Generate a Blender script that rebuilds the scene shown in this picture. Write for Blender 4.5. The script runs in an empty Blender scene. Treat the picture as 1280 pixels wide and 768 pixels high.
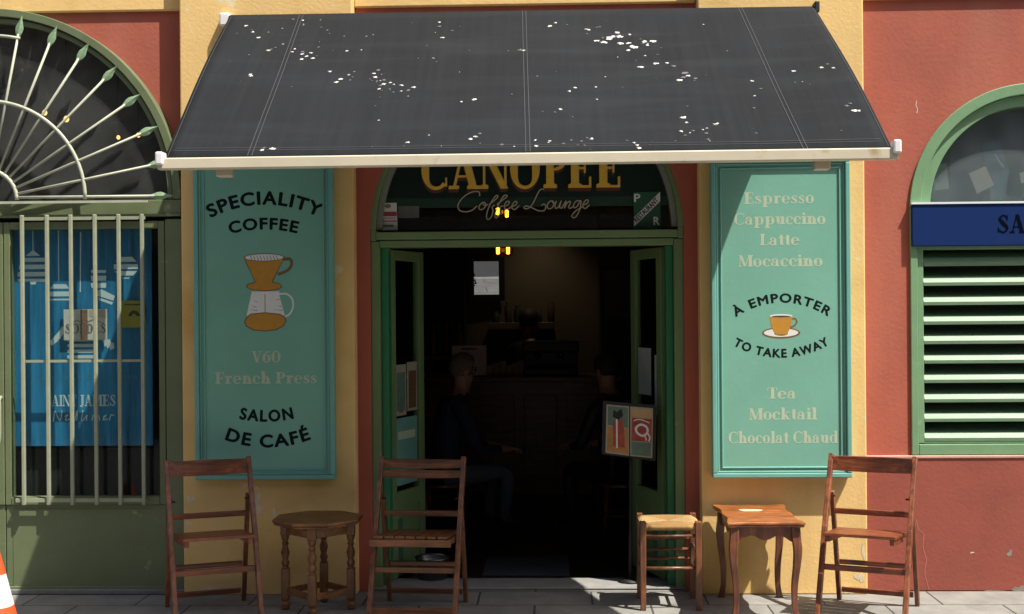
import bpy, bmesh, math, random
from mathutils import Vector, Matrix
R = math.radians
C = bpy.context.scene
COL = C.collection
random.seed(7)

# ------------------------------------------------------------------ camera, sky, sun, exposure
FOC = 1687.0                       # focal length in photo pixels (photo is 1280 wide)
CAM = Vector((0.0, -7.5, 1.6))
YAW, ROLL = 0.033, 0.0081
camd = bpy.data.cameras.new('camera'); cam = bpy.data.objects.new('camera', camd); COL.objects.link(cam)
cam.location = CAM; cam.rotation_euler = (math.pi/2, ROLL, YAW)
camd.sensor_width = 36; camd.lens = FOC/1280*36; camd.clip_end = 500; camd.clip_start = 0.05
C.camera = cam
SUNV = Vector((-1.49, 1.0, -3.2)).normalized()      # the way sunlight travels
w = bpy.data.worlds.new('World'); C.world = w; w.use_nodes = True
nt = w.node_tree; bg = nt.nodes['Background']
sky = nt.nodes.new('ShaderNodeTexSky'); sky.sky_type = 'NISHITA'; sky.sun_disc = False
sky.sun_elevation = math.asin(-SUNV.z); sky.sun_rotation = math.atan2(-SUNV.x, -SUNV.y)
nt.links.new(sky.outputs[0], bg.inputs[0]); bg.inputs[1].default_value = 0.10
sky.air_density = .7; sky.dust_density = 3.0; sky.ozone_density = .3
sl = bpy.data.lights.new('sun', 'SUN'); sl.energy = 5.0; sl.angle = R(0.5); sl.color = (1.0, 0.95, 0.87)
so = bpy.data.objects.new('sun', sl); COL.objects.link(so)
so.rotation_euler = SUNV.to_track_quat('-Z', 'Y').to_euler(); so.location = (6, -8, 12)
C.view_settings.view_transform = 'Standard'; C.view_settings.look = 'None'
C.view_settings.gamma = 1; C.view_settings.use_curve_mapping = False
C.view_settings.exposure = 0.76
C.render.engine = 'CYCLES'
C.cycles.max_bounces = 8; C.cycles.transparent_max_bounces = 12

# ------------------------------------------------------------------ helpers
RM = (Matrix.Rotation(YAW, 3, 'Z') @ Matrix.Rotation(ROLL, 3, 'Y') @ Matrix.Rotation(math.pi/2, 3, 'X'))
def ray(px, py):
    return RM @ Vector(((px-640)/FOC, -(py-384)/FOC, -1.0))
def P(px, py, Y):                  # photo pixel -> point on the vertical plane y = Y
    d = ray(px, py); return CAM + d*((Y-CAM.y)/d.y)
def G(px, py, z=0.0):              # photo pixel -> point on a horizontal plane
    d = ray(px, py); return CAM + d*((z-CAM.z)/d.z)
def PL(px, py, pt, n):
    d = ray(px, py); return CAM + d*((pt-CAM).dot(n)/d.dot(n))
def X(px, py, Y): return P(px, py, Y).x
def Z(px, py, Y): return P(px, py, Y).z
YOFF = [0.0]                       # how far forward the part of the front being built stands
class Map:                         # flat drawing board on a plane y = Y, laid out in photo pixels round an anchor
    def __init__(s, ax, ay, Y):
        s.o = P(ax, ay, Y+YOFF[0]); s.a = (ax, ay); s.Y = Y
        s.s = (P(ax+10, ay, Y+YOFF[0]).x - s.o.x)/10
    def __call__(s, px, py): return (s.o.x+(px-s.a[0])*s.s, s.o.z-(py-s.a[1])*s.s)

def lin(h):
    h = h.lstrip('#'); out = []
    for i in (0, 2, 4):
        c = int(h[i:i+2], 16)/255
        out.append(c/12.92 if c <= .04045 else ((c+.055)/1.055)**2.4)
    return tuple(out)+(1,)
def mat(name, col, rough=.6, var=.12, scale=6, bump=0, bscale=40, metal=0, spec=.5, stains=None, stretch=None, coat=0):
    m = bpy.data.materials.new(name); m.use_nodes = True; n = m.node_tree; L = n.links
    b = n.nodes['Principled BSDF']
    c = lin(col) if isinstance(col, str) else tuple(col)+(1,)
    b.inputs['Roughness'].default_value = rough; b.inputs['Metallic'].default_value = metal
    b.inputs['Specular IOR Level'].default_value = spec; b.inputs['Coat Weight'].default_value = coat
    tc = n.nodes.new('ShaderNodeTexCoord'); src = tc.outputs['Object']
    if stretch:
        mp = n.nodes.new('ShaderNodeMapping'); mp.inputs['Scale'].default_value = stretch
        L.new(src, mp.inputs[0]); src = mp.outputs[0]
    out = None
    if var:
        t = n.nodes.new('ShaderNodeTexNoise'); t.inputs['Scale'].default_value = scale; t.inputs['Detail'].default_value = 8
        t.inputs['Roughness'].default_value = .65
        L.new(src, t.inputs['Vector'])
        r = n.nodes.new('ShaderNodeValToRGB'); r.color_ramp.elements[0].position = .3; r.color_ramp.elements[1].position = .7
        r.color_ramp.elements[0].color = tuple(x*(1-var) for x in c[:3])+(1,)
        r.color_ramp.elements[1].color = tuple(min(1, x*(1+var)) for x in c[:3])+(1,)
        L.new(t.outputs[0], r.inputs[0]); out = r.outputs[0]
        rr = n.nodes.new('ShaderNodeMapRange'); rr.inputs[3].default_value = max(.05, rough-.12); rr.inputs[4].default_value = min(1, rough+.12)
        L.new(t.outputs[0], rr.inputs[0]); L.new(rr.outputs[0], b.inputs['Roughness'])
    for (sc, lo, hi, sco) in (stains or []):
        t2 = n.nodes.new('ShaderNodeTexNoise'); t2.inputs['Scale'].default_value = sc; t2.inputs['Detail'].default_value = 6
        L.new(tc.outputs['Object'], t2.inputs['Vector'])
        mr = n.nodes.new('ShaderNodeMapRange'); mr.inputs[1].default_value = lo; mr.inputs[2].default_value = hi
        L.new(t2.outputs[0], mr.inputs[0])
        mx = n.nodes.new('ShaderNodeMix'); mx.data_type = 'RGBA'
        L.new(mr.outputs[0], mx.inputs[0])
        if out: L.new(out, mx.inputs[6])
        else: mx.inputs[6].default_value = c
        mx.inputs[7].default_value = lin(sco); out = mx.outputs[2]
    if out: L.new(out, b.inputs['Base Color'])
    else: b.inputs['Base Color'].default_value = c
    if bump:
        t3 = n.nodes.new('ShaderNodeTexNoise'); t3.inputs['Scale'].default_value = bscale; t3.inputs['Detail'].default_value = 6
        L.new(src, t3.inputs['Vector'])
        bp = n.nodes.new('ShaderNodeBump'); bp.inputs['Strength'].default_value = bump; bp.inputs['Distance'].default_value = .01
        L.new(t3.outputs[0], bp.inputs['Height']); L.new(bp.outputs[0], b.inputs['Normal'])
    return m
def glass(name, tint=(.85, .9, .88), refl=1.0, dust=0.0, dustcol=(.3, .32, .32)):
    m = bpy.data.materials.new(name); m.use_nodes = True; n = m.node_tree; L = n.links
    n.nodes.remove(n.nodes['Principled BSDF']); o = n.nodes['Material Output']
    tr = n.nodes.new('ShaderNodeBsdfTransparent'); tr.inputs[0].default_value = tuple(tint)+(1,)
    gl = n.nodes.new('ShaderNodeBsdfGlossy'); gl.inputs['Roughness'].default_value = .02
    fr = n.nodes.new('ShaderNodeFresnel'); fr.inputs[0].default_value = 1.45
    mu = n.nodes.new('ShaderNodeMath'); mu.operation = 'MULTIPLY'; mu.inputs[1].default_value = refl
    ge = n.nodes.new('ShaderNodeNewGeometry'); ib = n.nodes.new('ShaderNodeMath'); ib.operation = 'SUBTRACT'; ib.inputs[0].default_value = 1; L.new(ge.outputs['Backfacing'], ib.inputs[1])
    m0 = n.nodes.new('ShaderNodeMath'); m0.operation = 'MULTIPLY'; L.new(fr.outputs[0], m0.inputs[0]); L.new(ib.outputs[0], m0.inputs[1]); L.new(m0.outputs[0], mu.inputs[0])
    mx = n.nodes.new('ShaderNodeMixShader'); L.new(mu.outputs[0], mx.inputs[0]); L.new(tr.outputs[0], mx.inputs[1]); L.new(gl.outputs[0], mx.inputs[2])
    last = mx
    if dust:
        df = n.nodes.new('ShaderNodeBsdfDiffuse'); df.inputs[0].default_value = tuple(dustcol)+(1,)
        t = n.nodes.new('ShaderNodeTexNoise'); t.inputs['Scale'].default_value = 4; t.inputs['Detail'].default_value = 7
        tc = n.nodes.new('ShaderNodeTexCoord'); L.new(tc.outputs['Object'], t.inputs[0])
        ml = n.nodes.new('ShaderNodeMath'); ml.operation = 'MULTIPLY'; ml.inputs[1].default_value = dust*2; L.new(t.outputs[0], ml.inputs[0])
        m2 = n.nodes.new('ShaderNodeMixShader'); L.new(ml.outputs[0], m2.inputs[0]); L.new(mx.outputs[0], m2.inputs[1]); L.new(df.outputs[0], m2.inputs[2]); last = m2
    L.new(last.outputs[0], o.inputs[0]); return m
def emit(name, col, s):
    m = bpy.data.materials.new(name); m.use_nodes = True; b = m.node_tree.nodes['Principled BSDF']
    b.inputs['Base Color'].default_value = lin(col); b.inputs['Emission Color'].default_value = lin(col); b.inputs['Emission Strength'].default_value = s
    return m
def wood(name, dark, light, rough=.42, scale=1.0, axis='x', coat=.25):
    m = bpy.data.materials.new(name); m.use_nodes = True; n = m.node_tree; L = n.links; b = n.nodes['Principled BSDF']
    tc = n.nodes.new('ShaderNodeTexCoord'); mp = n.nodes.new('ShaderNodeMapping')
    mp.inputs['Scale'].default_value = {'x': (3, 40, 40), 'y': (40, 3, 40), 'z': (40, 40, 3)}[axis]
    L.new(tc.outputs['Object'], mp.inputs[0])
    t = n.nodes.new('ShaderNodeTexNoise'); t.inputs['Scale'].default_value = scale; t.inputs['Detail'].default_value = 6; t.inputs['Distortion'].default_value = 1.2
    L.new(mp.outputs[0], t.inputs[0])
    r = n.nodes.new('ShaderNodeValToRGB'); r.color_ramp.elements[0].position = .3; r.color_ramp.elements[1].position = .72
    r.color_ramp.elements[0].color = lin(dark); r.color_ramp.elements[1].color = lin(light)
    L.new(t.outputs[0], r.inputs[0])
    t2 = n.nodes.new('ShaderNodeTexNoise'); t2.inputs['Scale'].default_value = 14; t2.inputs['Detail'].default_value = 5; L.new(tc.outputs['Object'], t2.inputs[0])
    mr = n.nodes.new('ShaderNodeMapRange'); mr.inputs[1].default_value = .35; mr.inputs[2].default_value = .65; mr.inputs[3].default_value = .75; mr.inputs[4].default_value = 1.15
    L.new(t2.outputs[0], mr.inputs[0])
    mu = n.nodes.new('ShaderNodeVectorMath'); mu.operation = 'SCALE'; L.new(r.outputs[0], mu.inputs[0]); L.new(mr.outputs[0], mu.inputs['Scale'])
    L.new(mu.outputs[0], b.inputs['Base Color'])
    rr = n.nodes.new('ShaderNodeMapRange'); rr.inputs[3].default_value = rough-.12; rr.inputs[4].default_value = rough+.18
    L.new(t2.outputs[0], rr.inputs[0]); L.new(rr.outputs[0], b.inputs['Roughness']); b.inputs['Coat Weight'].default_value = coat; b.inputs['Coat Roughness'].default_value = .3
    bp = n.nodes.new('ShaderNodeBump'); bp.inputs['Strength'].default_value = .25; bp.inputs['Distance'].default_value = .002
    L.new(t.outputs[0], bp.inputs['Height']); L.new(bp.outputs[0], b.inputs['Normal'])
    return m

class MB:
    def __init__(s): s.v = []; s.f = []; s.mi = []; s.k = 0
    def add(s, vs, fs, mi=0):
        o = len(s.v); s.v += [Vector(v) for v in vs]; s.f += [tuple(i+o for i in f) for f in fs]; s.mi += [mi]*len(fs); return s
    def box(s, x0, x1, y0, y1, z0, z1, mi=0):
        if x0 > x1: x0, x1 = x1, x0
        if y0 > y1: y0, y1 = y1, y0
        if z0 > z1: z0, z1 = z1, z0
        return s.add([(x0,y0,z0),(x1,y0,z0),(x1,y1,z0),(x0,y1,z0),(x0,y0,z1),(x1,y0,z1),(x1,y1,z1),(x0,y1,z1)],
                     [(0,3,2,1),(4,5,6,7),(0,1,5,4),(1,2,6,5),(2,3,7,6),(3,0,4,7)], mi)
    def prism(s, poly, y0, y1, mi=0):           # polygon in (x, z), extruded along y
        n = len(poly); a = sum(poly[i][0]*poly[(i+1) % n][1]-poly[(i+1) % n][0]*poly[i][1] for i in range(n))
        if a < 0: poly = poly[::-1]
        vs = [(x, y0, z) for x, z in poly]+[(x, y1, z) for x, z in poly]
        fs = [tuple(range(n)), tuple(range(2*n-1, n-1, -1))]+[(i, i+n, (i+1) % n+n, (i+1) % n) for i in range(n)]
        return s.add(vs, fs, mi)
    def zprism(s, poly, z0, z1, mi=0):          # polygon in (x, y), extruded along z
        n = len(poly)
        vs = [(x, y, z0) for x, y in poly]+[(x, y, z1) for x, y in poly]
        fs = [tuple(range(n-1, -1, -1)), tuple(range(n, 2*n))]+[(i, (i+1) % n, (i+1) % n+n, i+n) for i in range(n)]
        return s.add(vs, fs, mi)
    def flat(s, poly, Y, mi=0, step=.00001):    # painted shape facing the street
        n = len(poly); a = sum(poly[i][0]*poly[(i+1) % n][1]-poly[(i+1) % n][0]*poly[i][1] for i in range(n))
        if a < 0: poly = poly[::-1]
        s.k += 1; y = Y-(s.k % 40)*step
        return s.add([(x, y, z) for x, z in poly], [tuple(range(n))], mi)
    def bar(s, a, b, w, d, up=(0, 0, 1), mi=0, w2=None, d2=None):    # rectangular bar from a to b
        a, b = Vector(a), Vector(b); t = (b-a).normalized(); u = Vector(up)
        sx = t.cross(u)
        if sx.length < 1e-4: sx = t.cross(Vector((1, 0, 0)))
        sx.normalize(); sy = sx.cross(t).normalized(); vs = []
        for p, ww, dd in ((a, w, d), (b, w2 or w, d2 or d)):
            for i, j in ((-1,-1),(1,-1),(1,1),(-1,1)): vs.append(p+sx*i*ww/2+sy*j*dd/2)
        return s.add(vs, [(0,1,2,3),(7,6,5,4),(0,4,5,1),(1,5,6,2),(2,6,7,3),(3,7,4,0)], mi)
    def tube(s, pts, r, n=10, mi=0, cap=True):
        pts = [Vector(p) for p in pts]; rs = r if isinstance(r, (list, tuple)) else [r]*len(pts)
        o = len(s.v); fs = []; vs = []; ref = None
        for i, p in enumerate(pts):
            t = (pts[min(i+1, len(pts)-1)]-pts[max(i-1, 0)]).normalized()
            if ref is None: ref = t.cross(Vector((0, 1, 0))); ref = ref if ref.length > .1 else t.cross(Vector((1, 0, 0)))
            ref = (ref-t*ref.dot(t)).normalized(); q = t.cross(ref)
            for k in range(n):
                a = 2*math.pi*k/n; vs.append(p+(ref*math.cos(a)+q*math.sin(a))*rs[i])
        for i in range(len(pts)-1):
            for k in range(n): fs.append((i*n+k, i*n+(k+1) % n, (i+1)*n+(k+1) % n, (i+1)*n+k))
        if cap: fs += [tuple(range(n-1, -1, -1)), tuple(range((len(pts)-1)*n, len(pts)*n))]
        return s.add(vs, fs, mi)
    def lathe(s, prof, c=(0, 0, 0), n=20, mi=0):    # (r, z) profile about a vertical axis
        vs = []; fs = []; c = Vector(c)
        for r, z in prof:
            for k in range(n):
                a = 2*math.pi*k/n; vs.append(c+Vector((r*math.cos(a), r*math.sin(a), z)))
        for i in range(len(prof)-1):
            for k in range(n): fs.append((i*n+k, i*n+(k+1) % n, (i+1)*n+(k+1) % n, (i+1)*n+k))
        fs += [tuple(range(n-1, -1, -1)), tuple(range((len(prof)-1)*n, len(prof)*n))]
        return s.add(vs, fs, mi)
    def ball(s, c, r, sx=1, sy=1, sz=1, n=12, mi=0):
        pr = [(max(1e-4, r*math.sin(math.pi*i/n)), -r*math.cos(math.pi*i/n)) for i in range(n+1)]
        o = len(s.v); s.lathe(pr, (0, 0, 0), n*2, mi)
        for i in range(o, len(s.v)): v = s.v[i]; s.v[i] = Vector((v.x*sx, v.y*sy, v.z*sz))+Vector(c)
        return s
    def build(s, name, mats, parent=None, bevel=0, smooth=False, seg=2, autos=None):
        off = Vector(parent.get('_o', (0, 0, 0))) if parent else Vector((0, 0, 0))
        me = bpy.data.meshes.new(name); off.y -= YOFF[0]; me.from_pydata([v-off for v in s.v], [], s.f); off.y += YOFF[0]
        if not isinstance(mats, (list, tuple)): mats = [mats]
        for m in mats: me.materials.append(m)
        me.polygons.foreach_set('material_index', s.mi); me.update()
        o = bpy.data.objects.new(name, me); COL.objects.link(o)
        if parent:
            o.parent = parent
            o['_o'] = tuple(off)
        if smooth: me.polygons.foreach_set('use_smooth', [True]*len(me.polygons))
        if bevel:
            md = o.modifiers.new('bevel', 'BEVEL'); md.width = bevel; md.segments = seg; md.limit_method = 'ANGLE'; md.angle_limit = R(40)
            md.harden_normals = False
        return o
def thing(name, label, cat, loc, group=None):
    o = bpy.data.objects.new(name, None); o.empty_display_size = .1; COL.objects.link(o); o.location = loc
    o['_o'] = tuple(loc); o['label'] = label; o['category'] = cat
    if group: o['group'] = group
    return o
def tag(o, label, cat, group=None):
    o['label'] = label; o['category'] = cat
    if group: o['group'] = group
    return o
def struct(o, kind='structure'): o['kind'] = kind; return o
def copy_tree(o, parent=None):
    c = o.copy(); COL.objects.link(c)
    if parent: c.parent = parent
    for ch in list(o.children): copy_tree(ch, c)
    return c
def arc(cx, cy, rx, ry, a0, a1, n=24):
    return [(cx+rx*math.cos(R(a0+(a1-a0)*i/n)), cy+ry*math.sin(R(a0+(a1-a0)*i/n))) for i in range(n+1)]
def ringpoly(cx, cy, r0, r1, a0, a1, n=32):
    return arc(cx, cy, r1, r1, a0, a1, n)+arc(cx, cy, r0, r0, a1, a0, n)
def spline(pts, k=6):
    out = []; p = [pts[0]]+list(pts)+[pts[-1]]
    for i in range(1, len(p)-2):
        for j in range(k):
            t = j/k; a, b, c, d = p[i-1], p[i], p[i+1], p[i+2]
            out.append(tuple(.5*((2*b[q])+(-a[q]+c[q])*t+(2*a[q]-5*b[q]+4*c[q]-d[q])*t*t+(-a[q]+3*b[q]-3*c[q]+d[q])*t**3) for q in range(len(b))))
    out.append(tuple(pts[-1])); return out
def ribbon(pts, wd):                # list of quads along a 2D line
    qs = []; n = len(pts); L = []
    for i in range(n):
        a = Vector(pts[max(i-1, 0)]); b = Vector(pts[min(i+1, n-1)]); t = b-a
        t = t.normalized() if t.length > 1e-9 else Vector((1, 0)); nn = Vector((-t.y, t.x)); p = Vector(pts[i])
        ww = wd(i/(n-1)) if callable(wd) else wd
        L.append((tuple(p+nn*ww/2), tuple(p-nn*ww/2)))
    for i in range(n-1): qs.append([L[i][0], L[i+1][0], L[i+1][1], L[i][1]])
    return qs

# ---- lettering: grotesque letters from the built-in font, serif letters drawn stroke by stroke
def sans(txt, bold=.012, space=1.0):
    cu = bpy.data.curves.new('lettering', 'FONT'); cu.body = txt; cu.size = 1/.73; cu.offset = bold; cu.space_character = space
    cu.resolution_u = 4; cu.fill_mode = 'FRONT'
    ob = bpy.data.objects.new('lettering', cu); COL.objects.link(ob)
    dg = bpy.context.evaluated_depsgraph_get(); me = bpy.data.meshes.new_from_object(ob.evaluated_get(dg))
    vs = [(v.co.x, v.co.y) for v in me.vertices]; fs = [tuple(p.vertices) for p in me.polygons]
    bpy.data.objects.remove(ob); bpy.data.curves.remove(cu); bpy.data.meshes.remove(me)
    x0 = min(v[0] for v in vs); x1 = max(v[0] for v in vs)
    return [(x-x0, y) for x, y in vs], fs, x1-x0
def put_sans(mb, txt, mp, x0, x1, base, cap, Y, mi=0, bold=.055, space=1.05, rad=None, sag=0, rot=0):
    vs, fs, wd = sans(txt, 0, space); sx = (x1-x0)/wd; cx = (x0+x1)/2; out = []
    for x, y in vs:
        px = x*sx-(x1-x0)/2; py = y*cap
        if rad:                                   # rad > 0 arches up, rad < 0 hangs down (pixels, y down)
            r = abs(rad); a = px/r
            if rad > 0: qx = cx+(r+py)*math.sin(a); qy = base+r-(r+py)*math.cos(a)
            else: qx = cx+(r-py)*math.sin(a); qy = base-r+(r-py)*math.cos(a)
        else:
            qx, qy = px, -py
            if rot: qx, qy = qx*math.cos(rot)-qy*math.sin(rot), qx*math.sin(rot)+qy*math.cos(rot)
            qx += cx; qy += base
        out.append(mp(qx, qy))
    w_ = mp.s*cap*bold*1.15
    for j, (ax, az) in enumerate(((0, 0), (w_, 0), (-w_, 0), (0, w_*.8), (0, -w_*.8), (w_*.6, w_*.5), (-w_*.6, w_*.5), (w_*.6, -w_*.5), (-w_*.6, -w_*.5))):
        mb.add([(p[0]+ax, Y-.00002*j, p[1]+az) for p in out], fs, mi)
T, t_ = .235, .085
def g_stem(x, y0, y1, b=1, t=1, w=T, s=.09):
    o = [[(x, y0), (x+w, y0), (x+w, y1), (x, y1)]]
    if b: o.append([(x-s, y0), (x+w+s, y0), (x+w+s, y0+t_), (x+w, y0+t_+.03), (x, y0+t_+.03), (x-s, y0+t_)])
    if t: o.append([(x-s, y1), (x+w+(s if t == 1 else 0), y1), (x+w+(s if t == 1 else 0), y1-t_), (x+w, y1-t_-.03), (x, y1-t_-.03), (x-s, y1-t_)])
    return o
def g_ring(cx, cy, rx, ry, a0=0, a1=360, tk=T, tn=t_, n=28):
    o = []
    for i in range(n):
        q = []
        for a in (a0+(a1-a0)*i/n, a0+(a1-a0)*(i+1)/n):
            c, s = math.cos(R(a)), math.sin(R(a)); k = tn+(tk-tn)*c*c
            q.append(((cx+rx*c, cy+ry*s), (cx+(rx-k*abs(c)-tn*0)*c if False else cx+(rx-k)*c, cy+(ry-tn)*s)))
        o.append([q[0][0], q[1][0], q[1][1], q[0][1]])
    return o
def g_line(x0, y0, x1, y1, wx): return [[(x0-wx/2, y0), (x0+wx/2, y0), (x1+wx/2, y1), (x1-wx/2, y1)]]
def g_rect(x0, y0, x1, y1): return [[(x0, y0), (x1, y0), (x1, y1), (x0, y1)]]
def g_dot(x, y, r): return [arc(x, y, r, r, 0, 360, 12)[:-1]]
def g_rib(pts, wd): return ribbon(spline(pts, 6), wd)
XH = .69
def SG(ch):
    if ch == 'o': return g_ring(.33, .34, .33, .36), .68
    if ch == 'c': return g_ring(.33, .34, .33, .36, 42, 318)+g_dot(.52, .5, .085), .6
    if ch == 'e': return g_ring(.33, .34, .33, .36, 0, 318)+g_rect(.12, .34, .655, .395), .67
    if ch == 'a': return g_ring(.25, .2, .25, .215, 40, 320, .17)+g_stem(.36, 0, .5, 1, 0, .19, .05)+g_ring(.3, .46, .25, .24, 0, 165, .19)+g_dot(.13, .5, .08), .68
    if ch == 'd': return g_ring(.32, .34, .32, .36)+g_stem(.45, 0, 1.05, 1, 2), .74
    if ch == 'p': return g_stem(.1, -.3, XH, 1, 2)+g_ring(.45, .34, .32, .36), .82
    if ch in 'hn': return g_stem(.1, 0, 1.05 if ch == 'h' else XH, 1, 2)+g_ring(.42, .42, .23, .28, 0, 165)+g_stem(.46, 0, .45, 1, 0), .78
    if ch == 'u': return g_stem(.1, .22, XH, 0, 2)+g_ring(.34, .26, .24, .27, 180, 345)+g_stem(.46, 0, XH, 1, 2), .78
    if ch == 'r': return g_stem(.1, 0, XH, 1, 2)+g_ring(.42, .45, .18, .24, 75, 165, .1)+g_dot(.48, .6, .095), .6
    if ch == 's': return g_rib([(.44, .55), (.28, .66), (.1, .52), (.25, .38), (.42, .2), (.25, .03), (.05, .14)], lambda t: .07+.13*math.exp(-((t-.5)/.2)**2))+g_rect(.4, .46, .455, .66)+g_rect(.035, .02, .09, .22), .53
    if ch == 't': return g_stem(.12, .1, .9, 0, 0)+g_rect(0, .62, .42, .685)+g_ring(.3, .16, .18, .16, 180, 330), .46
    if ch == 'i': return g_stem(.1, 0, XH, 1, 2)+g_dot(.19, .9, .115), .4
    if ch == 'l': return g_stem(.1, 0, 1.05, 1, 2), .4
    if ch == 'k': return g_stem(.1, 0, 1.05, 1, 2)+g_line(.3, .3, .55, XH, .07)+g_line(.38, .4, .62, 0, .2)+g_rect(.44, XH-t_, .7, XH)+g_rect(.48, 0, .78, t_), .78
    if ch == 'E': return g_stem(.1, 0, 1)+g_rect(.1, .94, .7, 1)+g_rect(.1, 0, .72, .06)+g_rect(.2, .48, .55, .54)+g_rect(.64, .74, .7, 1)+g_rect(.66, 0, .72, .28)+g_rect(.5, .38, .55, .64), .78
    if ch == 'F': return g_stem(.1, 0, 1)+g_rect(.1, .94, .7, 1)+g_rect(.2, .46, .55, .52)+g_rect(.64, .72, .7, 1)+g_rect(.5, .36, .55, .62), .72
    if ch == 'L': return g_stem(.1, 0, 1)+g_rect(.1, 0, .7, .06)+g_rect(.64, 0, .7, .3), .72
    if ch == 'T': return g_stem(.28, 0, 1, 1, 0)+g_rect(.02, .94, .73, 1)+g_rect(.02, .7, .08, 1)+g_rect(.67, .7, .73, 1), .74
    if ch == 'M': return g_stem(.1, 0, 1, 1, 0, .06)+g_line(.17, 1, .5, .02, .2)+g_line(.83, 1, .5, .02, .07)+g_stem(.78, 0, 1, 1, 1)+g_rect(0, .945, .2, 1), 1.08
    if ch == 'N': return g_stem(.1, 0, 1, 1, 0, .06)+g_line(.16, 1, .76, 0, .22)+g_stem(.76, .02, 1, 0, 1, .06)+g_rect(0, .945, .2, 1), .92
    if ch == 'C': return g_ring(.46, .5, .46, .52, 48, 312)+g_rect(.76, .64, .81, .98)+g_rect(.76, .06, .8, .3), .84
    if ch == 'O': return g_ring(.47, .5, .47, .52), .95
    if ch == 'P': return g_stem(.1, 0, 1)+g_ring(.4, .73, .33, .27, -90, 90)+g_rect(.2, .94, .42, 1)+g_rect(.2, .46, .42, .515), .76
    if ch == 'D': return g_stem(.1, 0, 1)+g_ring(.38, .5, .46, .5, -90, 90)+g_rect(.2, .94, .4, 1)+g_rect(.2, 0, .4, .06), .88
    if ch == 'V': return g_line(.16, 1, .44, 0, .2)+g_line(.7, 1, .44, 0, .07)+g_rect(0, .945, .34, 1)+g_rect(.56, .945, .84, 1), .82
    if ch == 'A': return g_line(.42, 1, .7, 0, .2)+g_line(.4, 1, .14, 0, .07)+g_rect(.2, .3, .62, .355)+g_rect(0, 0, .28, t_)+g_rect(.52, 0, .88, t_), .88
    if ch == 'S': return g_rib([(.56, .8), (.36, .97), (.14, .78), (.33, .54), (.56, .26), (.34, .03), (.06, .2)], lambda t: .07+.13*math.exp(-((t-.5)/.2)**2))+g_rect(.53, .68, .585, .98)+g_rect(.035, .02, .09, .32), .66
    if ch == 'I': return g_stem(.1, 0, 1), .4
    if ch == 'J': return g_stem(.2, .1, 1, 0, 1)+g_ring(.2, .1, .19, .2, 180, 360), .5
    if ch == '6': return g_ring(.33, .33, .33, .35)+g_rib([(.58, .98), (.3, .86), (.1, .6), (.06, .34)], .11), .7
    if ch == '0': return g_ring(.36, .5, .36, .52), .76
    return [], .34
def put_serif(mb, txt, mp, x0, x1, base, cap, Y, mi=0, dx=0, dy=0):
    wd = 0; gl = []
    for ch in txt: g, a = SG(ch); gl.append((wd, g)); wd += a+.03
    sx = (x1-x0)/(wd-.03)
    for off, g in gl:
        for poly in g: mb.flat([mp(x0+(x+off)*sx+dx, base-y*cap+dy) for x, y in poly], Y, mi)

# ------------------------------------------------------------------ materials
M = {}
M['yellow'] = mat('yellow plaster', (.73, .49, .19), .85, .1, 2.2, .16, 55, stains=[(1.6, .56, .74, '#c9a05a'), (7, .66, .72, '#d8c9a0')])
M['yellow_low'] = M['yellow']
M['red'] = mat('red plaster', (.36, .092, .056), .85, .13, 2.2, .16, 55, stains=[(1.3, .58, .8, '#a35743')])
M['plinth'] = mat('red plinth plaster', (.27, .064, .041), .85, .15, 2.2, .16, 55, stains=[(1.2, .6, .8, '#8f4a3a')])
M['ridge'] = mat('pale ledge edge', (.5, .29, .23), .8, .15, 8)
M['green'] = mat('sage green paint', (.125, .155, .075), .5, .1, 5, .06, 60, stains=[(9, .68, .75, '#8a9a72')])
M['green_shade'] = mat('green paint lifted in shade', (.14, .215, .085), .5, .1, 5, .06, 60, stains=[(9, .68, .75, '#8a9a72')])  # same paint as the left door, its colour lightened for the shaded entrance
M['green_lit'] = mat('sunlit green paint', (.16, .29, .15), .5, .1, 5, .06, 60, stains=[(9, .68, .76, '#a0b090')])  # lighter copy of the green, sunlight on the right window put into the colour
M['emerald'] = mat('emerald green paint', (.02, .19, .07), .4, .1, 6)
M['iron'] = mat('pale green ironwork', (.28, .30, .205), .5, .1, 20)
M['rod'] = mat('sunlit green ironwork', (.38, .40, .30), .5, .12, 20)  # ironwork green again, lightened to carry the sun on the fanlight rods
M['leafgreen'] = mat('leaf green paint', (.22, .33, .19), .5, .1, 20)
M['slat'] = mat('pale green slat paint', (.135, .225, .13), .5, .14, 8, stretch=(1, 10, 10))
M['black'] = mat('black', (.008, .008, .009), .6, 0)
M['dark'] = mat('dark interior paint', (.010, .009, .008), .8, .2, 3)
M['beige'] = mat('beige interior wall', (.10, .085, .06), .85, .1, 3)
M['teal'] = mat('teal sign paint', (.165, .39, .295), .5, .07, 2.5, .05, 50, stains=[(3, .6, .8, '#7aae9a')])
M['teal_frame'] = mat('teal moulding paint', (.15, .37, .31), .4, .06, 4)
M['ink'] = mat('near black sign ink', (.006, .011, .011), .7, 0, spec=.1)
M['cream'] = mat('pale sage sign paint', (.42, .50, .35), .6, .04, 30)
M['mustard'] = mat('mustard sign paint', (.46, .22, .02), .6, .1, 30)
M['brownink'] = mat('brown sign outline', (.16, .09, .03), .6, 0)
M['white'] = mat('white sign paint', (.68, .68, .64), .6, .05, 30)
M['fabric'] = mat('charcoal awning cloth', (.0130, .0150, .0178), .9, .16, 2.2, .12, 320, stains=[(1.1, .5, .8, '#23262a')], spec=.12)
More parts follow.
